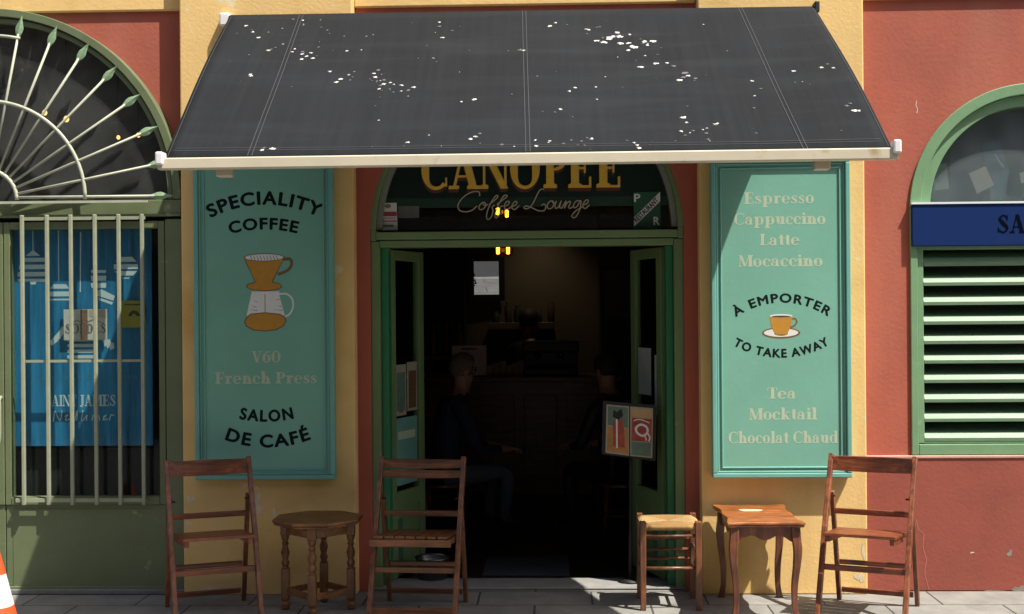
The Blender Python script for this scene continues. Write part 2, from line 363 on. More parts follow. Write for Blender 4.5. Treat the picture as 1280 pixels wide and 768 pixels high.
def streaks(m, sc, col, lo, hi, amt):
    n = m.node_tree; L = n.links; b = n.nodes['Principled BSDF']; old = b.inputs['Base Color'].links[0].from_socket
    tc = n.nodes.new('ShaderNodeTexCoord'); mp = n.nodes.new('ShaderNodeMapping'); mp.inputs['Scale'].default_value = sc; L.new(tc.outputs['Object'], mp.inputs[0])
    t = n.nodes.new('ShaderNodeTexNoise'); t.inputs['Scale'].default_value = 1; t.inputs['Detail'].default_value = 7; L.new(mp.outputs[0], t.inputs[0])
    mr = n.nodes.new('ShaderNodeMapRange'); mr.inputs[1].default_value = lo; mr.inputs[2].default_value = hi; mr.inputs[4].default_value = amt; L.new(t.outputs[0], mr.inputs[0])
    mx = n.nodes.new('ShaderNodeMix'); mx.data_type = 'RGBA'; L.new(mr.outputs[0], mx.inputs[0]); L.new(old, mx.inputs[6]); mx.inputs[7].default_value = lin(col); L.new(mx.outputs[2], b.inputs['Base Color'])
streaks(M['fabric'], (30, .9, .9), '#303235', .4, .85, .25); streaks(M['fabric'], (.9, 7, 7), '#2e3134', .5, .85, .5)
streaks(M['red'], (3.5, 3.5, .6), '#b2725c', .5, .8, .45); streaks(M['plinth'], (2.5, 2.5, .9), '#8e4c3b', .5, .8, .5); streaks(M['yellow'], (5, 5, .5), '#c09a55', .5, .8, .5)
M['seam'] = mat('grey seam', (.035, .038, .042), .8, .1, 30)
M['drop'] = mat('bird droppings', (.5, .5, .47), .8, .1, 60)
M['bar'] = mat('cream awning bar', (.60, .54, .40), .4, .06, 4, stains=[(6, .62, .75, '#a89874')])
M['plastic'] = mat('white plastic', (.75, .73, .70), .45, .05, 20)
M['gold'] = mat('gold letter', (.74, .45, .05), .45, .12, 18)
M['rust'] = mat('red brown letter shade', (.11, .025, .012), .6, 0)
M['goldedge'] = mat('pale gold letter edge', (.5, .38, .2), .5, 0)
M['film'] = mat('dark green window film', (.006, .018, .012), .35, .1, 3)
M['film2'] = mat('mid green window film', (.014, .04, .024), .4, .1, 3)
M['script'] = mat('taupe script lettering', (.46, .36, .24), .6, 0)
M['wood_red'] = wood('red brown varnished wood', '#522510', '#904c29', axis='x')
M['wood_redz'] = wood('red brown varnished wood upright', '#522815', '#90522f', axis='z')
M['wood_mid'] = wood('mid brown wood', '#4f2c14', '#8a5630', axis='x')
M['wood_midz'] = wood('mid brown wood upright', '#4f2c14', '#8a5630', axis='z')
M['wood_oak'] = wood('oak table wood', '#552f0f', '#8a5a24', axis='x')
M['wood_oakz'] = wood('oak table leg wood', '#502c0c', '#80511f', axis='z')
M['wood_wal'] = wood('walnut table top', '#6b3413', '#b9703a', rough=.32, axis='x', coat=.5)
M['wood_walz'] = wood('walnut table leg', '#4e2716', '#7f4a2f', axis='z')
M['stoolwood'] = wood('stool wood', '#4c2a18', '#84502f', axis='z')
M['steel'] = mat('steel', (.16, .16, .16), .4, .05, 10, metal=1)
M['paper'] = mat('white paper', (.6, .58, .54), .7, .05, 10)
M['glass'] = glass('window glass')
M['glass_fan'] = glass('slightly dusty fanlight glass', (.7, .72, .72), 1.0, .07, (.4, .41, .4))
M['glass_dusty'] = glass('dusty window glass', (.8, .84, .83), 1.0, .13, (.40, .47, .50))
M['skin'] = mat('skin', (.34, .17, .11), .5, .08, 30)
M['navy'] = mat('navy jumper', (.018, .026, .06), .9, .15, 60)
M['jeans'] = mat('blue jeans', (.09, .11, .15), .9, .2, 80)
M['hair'] = mat('grey brown hair', (.16, .115, .075), .8, .4, 60)
M['blackhair'] = mat('black hair', (.012, .01, .009), .7, .3, 60)

# straw
def straw_mat():
    m = mat('woven straw', (.50, .33, .13), .75, .25, 9); n = m.node_tree; b = n.nodes['Principled BSDF']
    tc = n.nodes.new('ShaderNodeTexCoord'); sp = n.nodes.new('ShaderNodeSeparateXYZ'); n.links.new(tc.outputs['Object'], sp.inputs[0])
    ax = n.nodes.new('ShaderNodeMath'); ax.operation = 'ABSOLUTE'; n.links.new(sp.outputs[0], ax.inputs[0])
    ay = n.nodes.new('ShaderNodeMath'); ay.operation = 'ABSOLUTE'; n.links.new(sp.outputs[1], ay.inputs[0])
    mx = n.nodes.new('ShaderNodeMath'); mx.operation = 'MAXIMUM'; n.links.new(ax.outputs[0], mx.inputs[0]); n.links.new(ay.outputs[0], mx.inputs[1])
    mu = n.nodes.new('ShaderNodeMath'); mu.operation = 'MULTIPLY'; mu.inputs[1].default_value = 900; n.links.new(mx.outputs[0], mu.inputs[0])
    si = n.nodes.new('ShaderNodeMath'); si.operation = 'SINE'; n.links.new(mu.outputs[0], si.inputs[0])
    gt = n.nodes.new('ShaderNodeMath'); gt.operation = 'GREATER_THAN'; n.links.new(ax.outputs[0], gt.inputs[0]); n.links.new(ay.outputs[0], gt.inputs[1])
    old = b.inputs['Base Color'].links[0].from_socket; dk = n.nodes.new('ShaderNodeMix'); dk.data_type = 'RGBA'; dk.blend_type = 'MULTIPLY'
    n.links.new(old, dk.inputs[6]); dk.inputs[7].default_value = (.72, .6, .5, 1); iv = n.nodes.new('ShaderNodeMath'); iv.operation = 'SUBTRACT'; iv.inputs[0].default_value = 1; n.links.new(gt.outputs[0], iv.inputs[1])
    n.links.new(iv.outputs[0], dk.inputs[0]); n.links.new(dk.outputs[2], b.inputs['Base Color'])
    bp = n.nodes.new('ShaderNodeBump'); bp.inputs['Strength'].default_value = .7; bp.inputs['Distance'].default_value = .004
    n.links.new(si.outputs[0], bp.inputs['Height']); n.links.new(bp.outputs[0], b.inputs['Normal']); return m
M['straw'] = straw_mat()

# pavement: stone slabs with dark joints
def pave_mat():
    m = bpy.data.materials.new('pavement slabs'); m.use_nodes = True; n = m.node_tree; L = n.links; b = n.nodes['Principled BSDF']
    tc = n.nodes.new('ShaderNodeTexCoord'); mp = n.nodes.new('ShaderNodeMapping'); mp.inputs['Location'].default_value = (.13, .26, 0)
    L.new(tc.outputs['Object'], mp.inputs[0])
    br = n.nodes.new('ShaderNodeTexBrick'); br.offset = .5; br.inputs['Scale'].default_value = 1; br.inputs['Mortar Size'].default_value = .006
    br.inputs['Brick Width'].default_value = .62; br.inputs['Row Height'].default_value = .34; br.inputs['Mortar Smooth'].default_value = .2
    br.inputs['Color1'].default_value = (.235, .228, .205, 1); br.inputs['Color2'].default_value = (.19, .186, .17, 1); br.inputs['Mortar'].default_value = (.05, .047, .043, 1)
    L.new(mp.outputs[0], br.inputs[0])
    t = n.nodes.new('ShaderNodeTexNoise'); t.inputs['Scale'].default_value = 5; t.inputs['Detail'].default_value = 9; t.inputs['Roughness'].default_value = .7; L.new(tc.outputs['Object'], t.inputs[0])
    mr = n.nodes.new('ShaderNodeMapRange'); mr.inputs[1].default_value = .3; mr.inputs[2].default_value = .7; mr.inputs[3].default_value = .7; mr.inputs[4].default_value = 1.2; L.new(t.outputs[0], mr.inputs[0])
    mu = n.nodes.new('ShaderNodeVectorMath'); mu.operation = 'SCALE'; L.new(br.outputs[0], mu.inputs[0]); L.new(mr.outputs[0], mu.inputs['Scale'])
    L.new(mu.outputs[0], b.inputs['Base Color']); b.inputs['Roughness'].default_value = .75
    ad = n.nodes.new('ShaderNodeMath'); ad.operation = 'SUBTRACT'; L.new(t.outputs[0], ad.inputs[0]); L.new(br.outputs['Fac'], ad.inputs[1])
    bp = n.nodes.new('ShaderNodeBump'); bp.inputs['Strength'].default_value = .4; bp.inputs['Distance'].default_value = .006
    L.new(ad.outputs[0], bp.inputs['Height']); L.new(bp.outputs[0], b.inputs['Normal']); return m
M['pave'] = pave_mat()
M['asphalt'] = mat('asphalt', (.05, .05, .052), .9, .2, 8, .4, 120)

# ------------------------------------------------------------------ ground
g = MB(); g.box(-9, 9, -3.2, .34, -.2, 0); struct(g.build('pavement', M['pave']))
g = MB(); g.box(-60, 60, -40, -3.2, -.3, -.12); struct(g.build('road', M['asphalt']))
k = MB(); k.box(-9, 9, -3.36, -3.203, -.25, .004); struct(k.build('kerb', mat('kerb stone', (.3, .29, .27), .8, .15, 6, .2, 40), bevel=.01))

# ------------------------------------------------------------------ facade
YR = .10                           # red recess plane
bld = thing('cafe_building', 'ochre and brick red plastered street front with green arched doors and window', 'building', (0, .2, 0))
xl0, xl1 = X(227, 384, 0), X(443, 384, 0)
xr0, xr1 = X(875, 384, 0), X(1082, 384, 0)
zc = Z(100, 11, 0)
b = MB(); b.box(xl0, xl1, 0, .45, 0, 6.5); b.build('pilaster', M['yellow'], bld, bevel=.008)
b = MB(); b.box(xr0, xr1, 0, .45, 0, 6.5); b.build('pilaster', M['yellow'], bld, bevel=.008)
b = MB(); b.box(-9, xl0-.001, .078, .45, zc, 6.5); b.box(xl1+.001, xr0-.001, .078, .45, zc, 6.5); b.box(xr1+.001, 9, .078, .45, zc, 6.5); b.build('cornice', M['yellow'], bld, bevel=.008)
# left opening
YL, YM, YW = -.18, -.06, -.055
YOFF[0] = YL; ml = Map(100, 250, .21); YOFF[0] = YM; mc = Map(658, 290, .2); YOFF[0] = YW; mr_ = Map(1200, 400, .15); YOFF[0] = 0
def arch_wall(mp, cx, cy, r, x_lo, x_hi, z_bot, name, m, y0=YR, y1=.45):
    c = mp(cx, cy); rr = r*mp.s
    pts = [(x_lo, z_bot), (c[0]-rr, z_bot)]+[(c[0]-rr*math.cos(R(a)), c[1]+rr*math.sin(R(a))) for a in [i*180/48 for i in range(49)]]+[(c[0]+rr, z_bot), (x_hi, z_bot), (x_hi, zc), (x_lo, zc)]
    q = MB(); q.prism(pts, y0, y1); return q.build(name, m, bld)
LC, LRad = (-12, 250), 237
arch_wall(ml, LC[0], LC[1], LRad, -9, xl0, 0, 'recess_wall', M['red'])
CC, CR = (658, 290), 195
arch_wall(mc, CC[0], CC[1], CR, xl1, xr0, 0, 'recess_wall', M['red'])
RC, RR = (1294, 258), 156
zledge = Z(1180, 569, .14)
arch_wall(mr_, RC[0], RC[1], RR, xr1, 9, zledge, 'recess_wall', M['red'])
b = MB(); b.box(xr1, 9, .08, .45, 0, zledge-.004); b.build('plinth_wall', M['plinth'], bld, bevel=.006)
b = MB(); b.box(xr1, 9, .074, .15, zledge-.012, zledge+.004); b.build('plinth_ledge', M['ridge'], bld, bevel=.004)
b = MB(); b.box(xl1+.001, X(463, 400, .2), .115, .45, 0, Z(460, 300, .2)); b.build('door_reveal', M['red'], bld); b = MB(); b.box(X(853, 400, .2), xr0-.001, .115, .45, 0, Z(460, 300, .2)); b.build('door_reveal', M['red'], bld)

# --- left shop door and fanlight
YOFF[0] = YL
fan = MB(); c = ml(*LC); s = ml.s
fan.prism(ringpoly(c[0], c[1], 228*s, 238*s, 0, 180, 64), .20, .3)
fan.prism(ringpoly(c[0], c[1], 221*s, 227*s, 0, 180, 64), .215, .29)
fan.box(c[0]-238*s, c[0]+238*s, .205, .3, ml(0, 269)[1], ml(0, 251)[1])
fan.box(c[0]-238*s, c[0]+238*s, .195, .3, ml(0, 276)[1]+.02, ml(0, 270.5)[1]+.01)
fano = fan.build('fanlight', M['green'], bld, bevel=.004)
q = MB(); q.prism([(c[0]+222*s*math.cos(R(a)), c[1]+222*s*math.sin(R(a))) for a in range(0, 181, 4)], .262, .268); q.build('pane', M['glass_fan'], fano)
YG = .165
q = MB(); q.tube([(c[0]+122*s*math.cos(R(a)), YG, c[1]+122*s*math.sin(R(a))) for a in range(0, 181, 4)], .0105, 10); q.build('grille_ring', M['rod'], fano, smooth=True)
q = MB(); q.tube([(c[0]+37*s*math.cos(R(a)), YG, c[1]+37*s*math.sin(R(a))) for a in range(0, 181, 6)], .0115, 10); q.build('grille_ring', M['rod'], fano, smooth=True)
q = MB(); q.tube([(c[0]+203*s*math.cos(R(a)), YG, c[1]+203*s*math.sin(R(a))) for a in range(78, 103, 4)], .009, 8); q.build('grille_ring', M['rod'], fano, smooth=True)
for i in range(17):
    a = R(11.25*i); d = (math.cos(a), math.sin(a)); z_up = 3*s if i in (0, 16) else 0
    pp = lambda r: (c[0]+r*s*d[0], YG, c[1]+r*s*d[1]+z_up)
    q = MB(); q.tube([pp(37), pp(208)], .0074, 8); sp = q.build('grille_bar', M['rod'], fano, smooth=True)
    q = MB(); rad = [(202, .006), (206, .012), (211, .021), (216, .023), (221, .015), (226, .007), (231, .002)]
    vs = []; fs = []
    n_ = Vector((-d[1], 0, d[0]))
    for r_, w_ in rad:
        p0 = Vector(pp(r_)); vs += [p0+n_*w_, p0+Vector((0, -.007, 0)), p0-n_*w_, p0+Vector((0, .007, 0))]
    for j in range(len(rad)-1):
        for kk in range(4): fs.append((j*4+kk, j*4+(kk+1) % 4, (j+1)*4+(kk+1) % 4, (j+1)*4+kk))
    q.add(vs, fs); q.build('leaf_finial', M['leafgreen'], fano)
q = MB(); q.box(c[0]-236*s, c[0]+200*s, YG-.012, YG+.012, ml(0, 255)[1], ml(0, 252)[1]); q.build('grille_rail', M['rod'], fano)
q = MB(); oc = ml(-6, 84)
q.tube([(oc[0]+28*s*math.cos(R(a)), .29, oc[1]+28*s*math.sin(R(a))) for a in range(0, 361, 10)], .014, 10); q.build('vent_ring', mat('grey vent', (.03, .033, .036), .4, .1, 10), fano, smooth=True)

dz = lambda y: ml(0, y)[1]
dx_ = lambda x: ml(x, 0)[0]
db = MB()
db.box(dx_(206), xl0-.001, .2, .36, 0, dz(275)); db.build('door_jamb', M['green'], bld, bevel=.006)
db = MB(); db.box(c[0]-238*s, dx_(-228), .2, .36, 0, dz(275)); db.build('door_jamb', M['green'], bld, bevel=.006)
def leaf(xa, xb, hinge):
    q = MB()
    q.box(xa, xb, .215, .27, .045, dz(627))                             # lower panel
    q.box(xa, xa+8*s, .205, .27, dz(627), dz(277)); q.box(xb-8*s, xb, .205, .27, dz(627), dz(277))
    q.box(xa+8*s, xb-8*s, .205, .27, dz(286), dz(277)); q.box(xa+8*s, xb-8*s, .2, .27, dz(627), dz(617))
    q.box(xa, xb, .2, .27, .012, .045)
    o = q.build('shop_door', M['green'], bld, bevel=.004)
    p = MB(); p.box(xa+8*s-.005, xb-8*s+.005, .24, .246, dz(620), dz(283)); p.build('pane', M['glass'], o)
    return o
dr = leaf(dx_(4), dx_(205), 1); dl = leaf(dx_(-227), dx_(3), -1)
q = MB(); q.box(dx_(12.5), dx_(204), .212, .216, dz(732), dz(632)); q.build('lower_panel', M['green'], dr, bevel=.003)
for i, x in enumerate((31, 62, 91.5, 121.5, 151, 180)):
    q = MB(); q.bar((dx_(x), .165, dz(626)), (dx_(x), .165, dz(269)), .0205, .0205, up=(0, 1, 0)); q.build('window_bar', M['iron'], dr, bevel=.004)
for xa_, xb_, ya_, yb_ in ((28, 183, 275.5, 271.5), (20, 183, 622.5, 618), (34, 178, 450.5, 447.5)):
    q = MB(); q.box(dx_(xa_), dx_(xb_), .168, .18, dz(ya_), dz(yb_)); 
    if ya_ != 450.5:
        for x in (24 if ya_ > 300 else 30, 180): q.box(dx_(x)-.01, dx_(x)+.01, .1802, .21, dz(ya_-.5), dz(yb_+.5))
    q.build('window_bar_rail', M['iron'], dr)
q = MB(); q.tube(spline([(dx_(-1), .21, dz(494)), (dx_(0), .17, dz(496)), (dx_(1.5), .155, dz(510)), (dx_(1), .155, dz(545)), (dx_(-4), .155, dz(556)), (dx_(-6), .21, dz(556))]), .012, 10); q.build('door_handle', M['iron'], dl, smooth=True)
YOFF[0] = 0
q = MB(); q.box(-9, xl0, .005, .2, .002, .03); q.build('door_sill', mat('grey stone sill', (.16, .16, .155), .8, .2, 9, .2, 40), bld, bevel=.006)

# --- right window with louvres
YOFF[0] = YW
c = mr_(*RC); s = mr_.s; rz = lambda y: mr_(0, y)[1]; rx = lambda x: mr_(x, 0)[0]
q = MB()
q.prism(ringpoly(c[0], c[1], 142*s, 156*s, 0, 180, 64), .14, .3); q.prism(ringpoly(c[0], c[1], 129*s, 141.7*s, 0, 180, 64), .165, .3)
q.box(rx(1138), rx(1147), .14, .3, zledge+.006, c[1]-.002); q.box(rx(1147.2), rx(1155), .155, .3, rz(556), c[1]-.002)
q.box(rx(1441), rx(1450), .14, .3, zledge+.006, c[1]-.002); q.box(rx(1433), rx(1440.8), .155, .3, rz(556), c[1]-.002)
q.box(rx(1147.2), rx(1440.8), .142, .3, zledge+.006, rz(557)); q.box(rx(1155), rx(1433), .158, .3, rz(556.6), rz(549))
q.box(rx(1147), rx(1441), .16, .3, rz(311), rz(258))
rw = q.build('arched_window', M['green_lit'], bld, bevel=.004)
q = MB(); q.prism([(c[0]+130*s*math.cos(R(a)), c[1]+130*s*math.sin(R(a))) for a in range(0, 181, 4)], .235, .242); q.build('pane', M['glass_dusty'], rw)
q = MB()
for i in range(11):
    zb = rz(318+i*24.6+14)        # lowest edge of the slat's nose
    prof = [(.156, zb), (.155, zb+.018), (.179, zb+.047), (.30, zb+.088), (.30, zb+.070), (.185, zb+.002)]
    vs = [(rx(1155.3), y, z) for y, z in prof]+[(rx(1432.7), y, z) for y, z in prof]; n = len(prof)
    q.add(vs, [tuple(range(n)), tuple(range(2*n-1, n-1, -1))]+[(j, (j+1) % n, (j+1) % n+n, j+n) for j in range(n)])
q.build('louvre_slats', M['slat'], rw)
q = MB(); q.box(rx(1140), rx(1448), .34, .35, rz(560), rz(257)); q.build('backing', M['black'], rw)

# --- centre entrance
YOFF[0] = YM
c = mc(*CC); s = mc.s; cz = lambda y: mc(0, y)[1]; cx_ = lambda x: mc(x, 0)[0]
q = MB()
q.prism(ringpoly(c[0], c[1]+.02, 188*s, 196*s, 0, 180, 64), .17, .32)
q.box(cx_(463), cx_(470), .17, .32, cz(300), c[1]+.02); q.box(cx_(846), cx_(853), .17, .32, cz(300), c[1]+.02)
q.box(cx_(463), cx_(474), .18, .33, 0, cz(300)-.002); q.box(cx_(841), cx_(853), .18, .33, 0, cz(300)-.002)
q.box(cx_(470), cx_(846), .165, .32, cz(298.5), cz(289)); q.box(cx_(474.2), cx_(840.8), .175, .33, cz(308), cz(299.7)); q.box(cx_(470), cx_(846), .2, .32, cz(300), cz(298))
ent = q.build('entrance_frame', M['green_shade'], bld, bevel=.004)
q = MB(); q.prism(ringpoly(c[0], c[1]+.02, 181*s, 187.7*s, 0, 180, 64), .2, .3); q.build('inner_frame', mat('grey beading', (.2, .21, .17), .5, .1, 9), ent)
for xa_, xb_ in ((474.3, 483), (832, 840.7)):
    q = MB(); q.box(cx_(xa_), cx_(xb_), .24, .40, 0, cz(308)); q.build('inner_jamb', M['emerald'], ent, bevel=.004)
q = MB(); q.prism([(c[0]+183*s*math.cos(R(a)), c[1]+.02+183*s*math.sin(R(a))) for a in range(0, 181, 4)], .252, .258); q.build('pane', M['glass'], ent)
q = MB(); q.box(cx_(463), cx_(853), .175, .45, .002, .016); q.build('threshold', mat('threshold stone', (.24, .235, .22), .8, .15, 9, .2, 40), ent, bevel=.006)

YOFF[0] = 0
def blot(par, name, px, py, rx_, ry_, Y, m, seed):
    rnd = random.Random(seed); mp = Map(px, py, Y); n = 22; q = MB()
    ph = [rnd.uniform(0, 6.28) for _ in range(3)]
    rr = [1+.28*math.sin(2*math.pi*i/n*2+ph[0])+.2*math.sin(2*math.pi*i/n*3+ph[1])+.16*math.sin(2*math.pi*i/n*7+ph[2]) for i in range(n)]
    q.prism([mp(px+rx_*rr[i]*math.cos(2*math.pi*i/n), py+ry_*rr[i]*math.sin(2*math.pi*i/n)) for i in range(n)], Y-.0012, Y+.004); q.build(name, m, par)
pil = [o for o in bld.children if o.name.startswith('pilaster')]
chip = mat('bare plaster patch', (.62, .53, .36), .9, .2, 30); grey = mat('grey grime patch', (.22, .19, .15), .9, .3, 30)
for i, (px, py, a_, b_) in enumerate(((322, 629, 5, 11), (312, 608, 9, 4), (343, 641, 3, 5), (238, 625, 4, 7), (236, 655, 3, 3), (262, 737, 12, 3), (433, 655, 2, 5))): blot(pil[0], 'plaster_patch', px, py, a_, b_, 0, chip, i)
for i, (px, py, a_, b_) in enumerate(((1068, 708, 8, 4), (1075, 722, 5, 6), (1060, 738, 9, 4), (1079, 690, 2, 8))): blot(pil[1], 'plaster_patch', px, py, a_, b_, 0, chip, i+20)
pl = [o for o in bld.children if o.name.startswith('plinth_wall')][0]
for i, (px, py, a_, b_) in enumerate(((1262, 692, 3, 4), (1215, 691, 2, 1), (1240, 742, 22, 3), (1185, 744, 16, 2), (1275, 737, 8, 5))): blot(pl, 'grime_patch', px, py, a_, b_, .08, grey if i != 1 else chip, i+40)
q = MB(); mp_ = Map(1170, 710, .0795)
for qd in ribbon(spline([(1146, 650), (1149, 662), (1155, 668), (1154, 684), (1158, 700), (1156, 716), (1161, 738)]), .9): q.flat([mp_(*p) for p in qd], .0792)
q.build('crack', mat('pale crack edge', (.42, .16, .12), .9, 0), pl)
q = MB(); mp_ = Map(1146, 134, .0995)
for qd in ribbon(spline([(1146, 126), (1145, 132), (1147, 137), (1145.5, 142)]), 1.0): q.flat([mp_(*p) for p in qd], .0992)
q.build('scratch', mat('pale scratch', (.62, .5, .42), .9, 0), bld)
# ------------------------------------------------------------------ rooms behind
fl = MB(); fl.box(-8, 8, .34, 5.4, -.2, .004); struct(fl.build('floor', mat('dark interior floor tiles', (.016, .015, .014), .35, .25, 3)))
W = MB()
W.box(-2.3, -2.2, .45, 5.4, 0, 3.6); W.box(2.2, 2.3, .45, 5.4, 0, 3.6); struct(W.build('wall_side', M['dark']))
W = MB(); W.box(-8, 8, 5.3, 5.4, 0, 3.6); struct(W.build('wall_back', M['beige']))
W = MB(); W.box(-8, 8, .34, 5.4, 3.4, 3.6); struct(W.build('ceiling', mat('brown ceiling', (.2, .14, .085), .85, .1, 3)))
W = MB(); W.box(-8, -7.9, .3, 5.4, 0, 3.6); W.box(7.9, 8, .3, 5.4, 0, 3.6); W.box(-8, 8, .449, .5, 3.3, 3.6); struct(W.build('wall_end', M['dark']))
# pier of beige wall at the right back, dark alcove between
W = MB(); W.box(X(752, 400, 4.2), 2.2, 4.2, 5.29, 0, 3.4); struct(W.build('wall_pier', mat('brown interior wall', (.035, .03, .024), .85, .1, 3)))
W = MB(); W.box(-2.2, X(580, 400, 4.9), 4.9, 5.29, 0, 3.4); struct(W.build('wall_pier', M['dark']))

# ------------------------------------------------------------------ house across the street (added out of view to block sky light and fill the reflections)
ho = thing('added_opposite_house', 'cream house added out of view across the street, blocking sky, mirrored in the glass', 'house', (0, -15, -.12))
q = MB(); q.box(-16, 16, -17, -14, -.12, 10.5); q.build('wall', mat('cream plaster', (.42, .36, .27), .85, .12, 2, .2, 20), ho)
q = MB(); q.box(-16.3, 16.3, -17.3, -13.6, 10.5, 10.8); q.build('roof', mat('terracotta eaves', (.3, .13, .08), .8, .15, 6), ho)
shut = mat('grey blue shutters', (.12, .17, .19), .6, .1, 8)
for fl_ in range(3):
    for i in range(8):
        wx = -14+i*4; wz = .2 if fl_ == 0 else 1.0+fl_*3.2; hh = 2.3 if fl_ == 0 else 1.9
        q = MB(); q.box(wx-.55, wx+.55, -13.99, -13.95, wz, wz+hh); q.box(wx-.62, wx+.62, -13.99, -13.9, wz+hh+.002, wz+hh+.12); q.build('window', shut, ho)
# ------------------------------------------------------------------ awning
YB, YF = -.06, -1.5
pa, pb = P(288, 19, YB), P(1017, 8, YB)
fa, fb = P(205, 199, YF), P(1116, 187, YF)
aw = thing('awning', 'charcoal cloth awning spotted with white bird droppings over the cafe entrance', 'awning', (0, 0, (pa.z+pb.z)/2))
ctr = (pa+pb+fa+fb)/4; nrm = (fb-pa).cross(fa-pb).normalized()
if nrm.z < 0: nrm = -nrm
def fab(u, v):
    p = pa.lerp(pb, u).lerp(fa.lerp(fb, u), v)
    p = p+nrm*.03*math.sin(math.pi*v)*(-.5+1.3*(2*u-1)**4)+nrm*(.004*math.sin(u*23+v*5)*math.sin(math.pi*v))
    return p
q = MB(); NU, NV = 60, 20
vs = []; fs = []
for lay in (0, 1):
    for j in range(NV+1):
        for i in range(NU+1): vs.append(fab(i/NU, j/NV)-nrm*(.003*lay))
o2 = (NU+1)*(NV+1)
for j in range(NV):
    for i in range(NU):
        a = j*(NU+1)+i; fs.append((a, a+NU+1, a+NU+2, a+1)); fs.append((a+o2, a+1+o2, a+NU+2+o2, a+NU+1+o2))
for j in range(NV):
    a = j*(NU+1); fs.append((a, a+o2, a+NU+1+o2, a+NU+1)); a += NU; fs.append((a, a+NU+1, a+NU+1+o2, a+o2))
for i in range(NU):
    fs.append((i, i+1, i+1+o2, i+o2)); a = NV*(NU+1)+i; fs.append((a, a+o2, a+1+o2, a+1))
q.add(vs, fs); cloth = q.build('cloth', M['fabric'], aw, smooth=True)
def band(u0, v0, u1, v1, hw, n=16, lift=.0025):    # narrow strip lying on the cloth
    m_ = MB(); vv = []; ff = []
    for i in range(n+1):
        t = i/n; u = u0+(u1-u0)*t; v = v0+(v1-v0)*t; du, dv = (hw/4.05, 0) if abs(v1-v0) > abs(u1-u0) else (0, hw/1.75)
        vv += [fab(u-du, v-dv)+nrm*lift, fab(u+du, v+dv)+nrm*lift]
    for i in range(n): ff.append((2*i, 2*i+1, 2*i+3, 2*i+2))
    m_.add(vv, ff); return m_
def uv_of(px, py):
    p = PL(px, py, ctr, nrm); v = (p.y-YB)/(YF-YB); a = pa.lerp(fa, v); bb = pb.lerp(fb, v); return (p.x-a.x)/(bb.x-a.x), v
for ptop, pbot in (((378, 16), (312, 195)), ((655, 12), (660, 190)), ((925, 10), (1007, 187))):
    u0, v0 = uv_of(*ptop); u1, v1 = uv_of(*pbot); mm = MB()
    for d in (-.012, .012):
        bnd = band(u0+d/4.05, max(v0, 0), u1+d/4.05, min(v1, 1), .0022); mm.add(bnd.v, bnd.f)
    mm.build('seam', M['seam'], cloth)
mm = MB()
for (a0, a1) in (((.004, .02), (.004, .99)), ((.996, .02), (.996, .99)), ((.01, .945), (.99, .945)), ((.01, .958), (.99, .958))):
    bnd = band(*a0, *a1, .0016, 40); mm.add(bnd.v, bnd.f)
mm.build('hem', M['seam'], cloth)
# droppings: clusters where the photo has them
spots = []
def clus(px, py, n, sx, sy, big=1.0):
    for _ in range(n): spots.append((random.gauss(px, sx), random.gauss(py, sy), big*random.uniform(.45, 1.25)))
for a in ((320, 38, 7, 14, 8), (375, 30, 5, 14, 7), (342, 66, 4, 6, 4), (380, 68, 12, 14, 5), (312, 95, 2, 3, 2, 1.4), (436, 92, 7, 12, 6), (470, 96, 12, 7, 5), (478, 105, 8, 12, 6), (495, 110, 7, 8, 4), (430, 56, 5, 18, 10), (545, 40, 5, 20, 14), (640, 62, 4, 10, 3, 1.3), (690, 30, 2, 14, 3, 1.3),
          (735, 36, 6, 14, 5), (770, 48, 10, 10, 4, 1.6), (782, 50, 8, 9, 4, 1.7), (806, 50, 7, 6, 4, 1.5), (820, 72, 6, 10, 8, 1.3), (855, 92, 6, 8, 6, 1.5), (760, 105, 4, 24, 10), (590, 124, 3, 6, 2, 1.3), (695, 130, 6, 22, 14), (870, 150, 6, 22, 18, 1.2), (895, 154, 2, 2, 1, 1.9), (940, 118, 4, 16, 12), (1030, 90, 6, 20, 12), (1068, 142, 5, 10, 6, 1.4),
          (600, 176, 8, 60, 8), (760, 180, 10, 50, 6), (860, 166, 6, 20, 6), (330, 187, 3, 8, 1, 1.4), (700, 176, 6, 20, 5)): clus(*a)
for _ in range(70): spots.append((random.uniform(260, 1090), random.uniform(25, 190), random.uniform(.25, .6)))
mm = MB()
for px, py, k_ in spots:
    u, v = uv_of(px, py)
    if not (.02 < u < .98 and .03 < v < .985): continue
    n = 13; ph = random.random()*6; c0 = fab(u, v)+nrm*.004; r0 = .0072*k_
    e1 = (pb-pa).normalized(); e2 = nrm.cross(e1); vv = [c0+nrm*.0015]
    for i in range(n):
        a = 2*math.pi*i/n; rr = r0*random.uniform(.45, 1.4); vv.append(c0-nrm*.002+e1*rr*1.3*math.cos(a)+e2*rr*1.15*math.sin(a))
    mm.add(vv, [(0, i+1, (i+1) % n+1) for i in range(n)], 0 if random.random() < .35+.5*(k_ > .9) else 1)
mm.build('bird_droppings', [M['drop'], mat('greyed bird droppings', (.12, .12, .12), .9, .1, 60)], cloth)['kind'] = 'stuff'
q = MB(); q.tube([pa+Vector((-.01, .024, -.028)), pb+Vector((.01, .024, -.028))], .032, 18); q.build('roller', M['fabric'], aw, smooth=True)
q = MB(); ba, bb = P(198, 209, YF-.01), P(1122, 196, YF-.01); q.bar(ba+Vector((0, 0, .012)), bb+Vector((0, 0, .012)), .05, .052, up=(0, 0, 1)); q.build('front_bar', M['bar'], aw, bevel=.006)
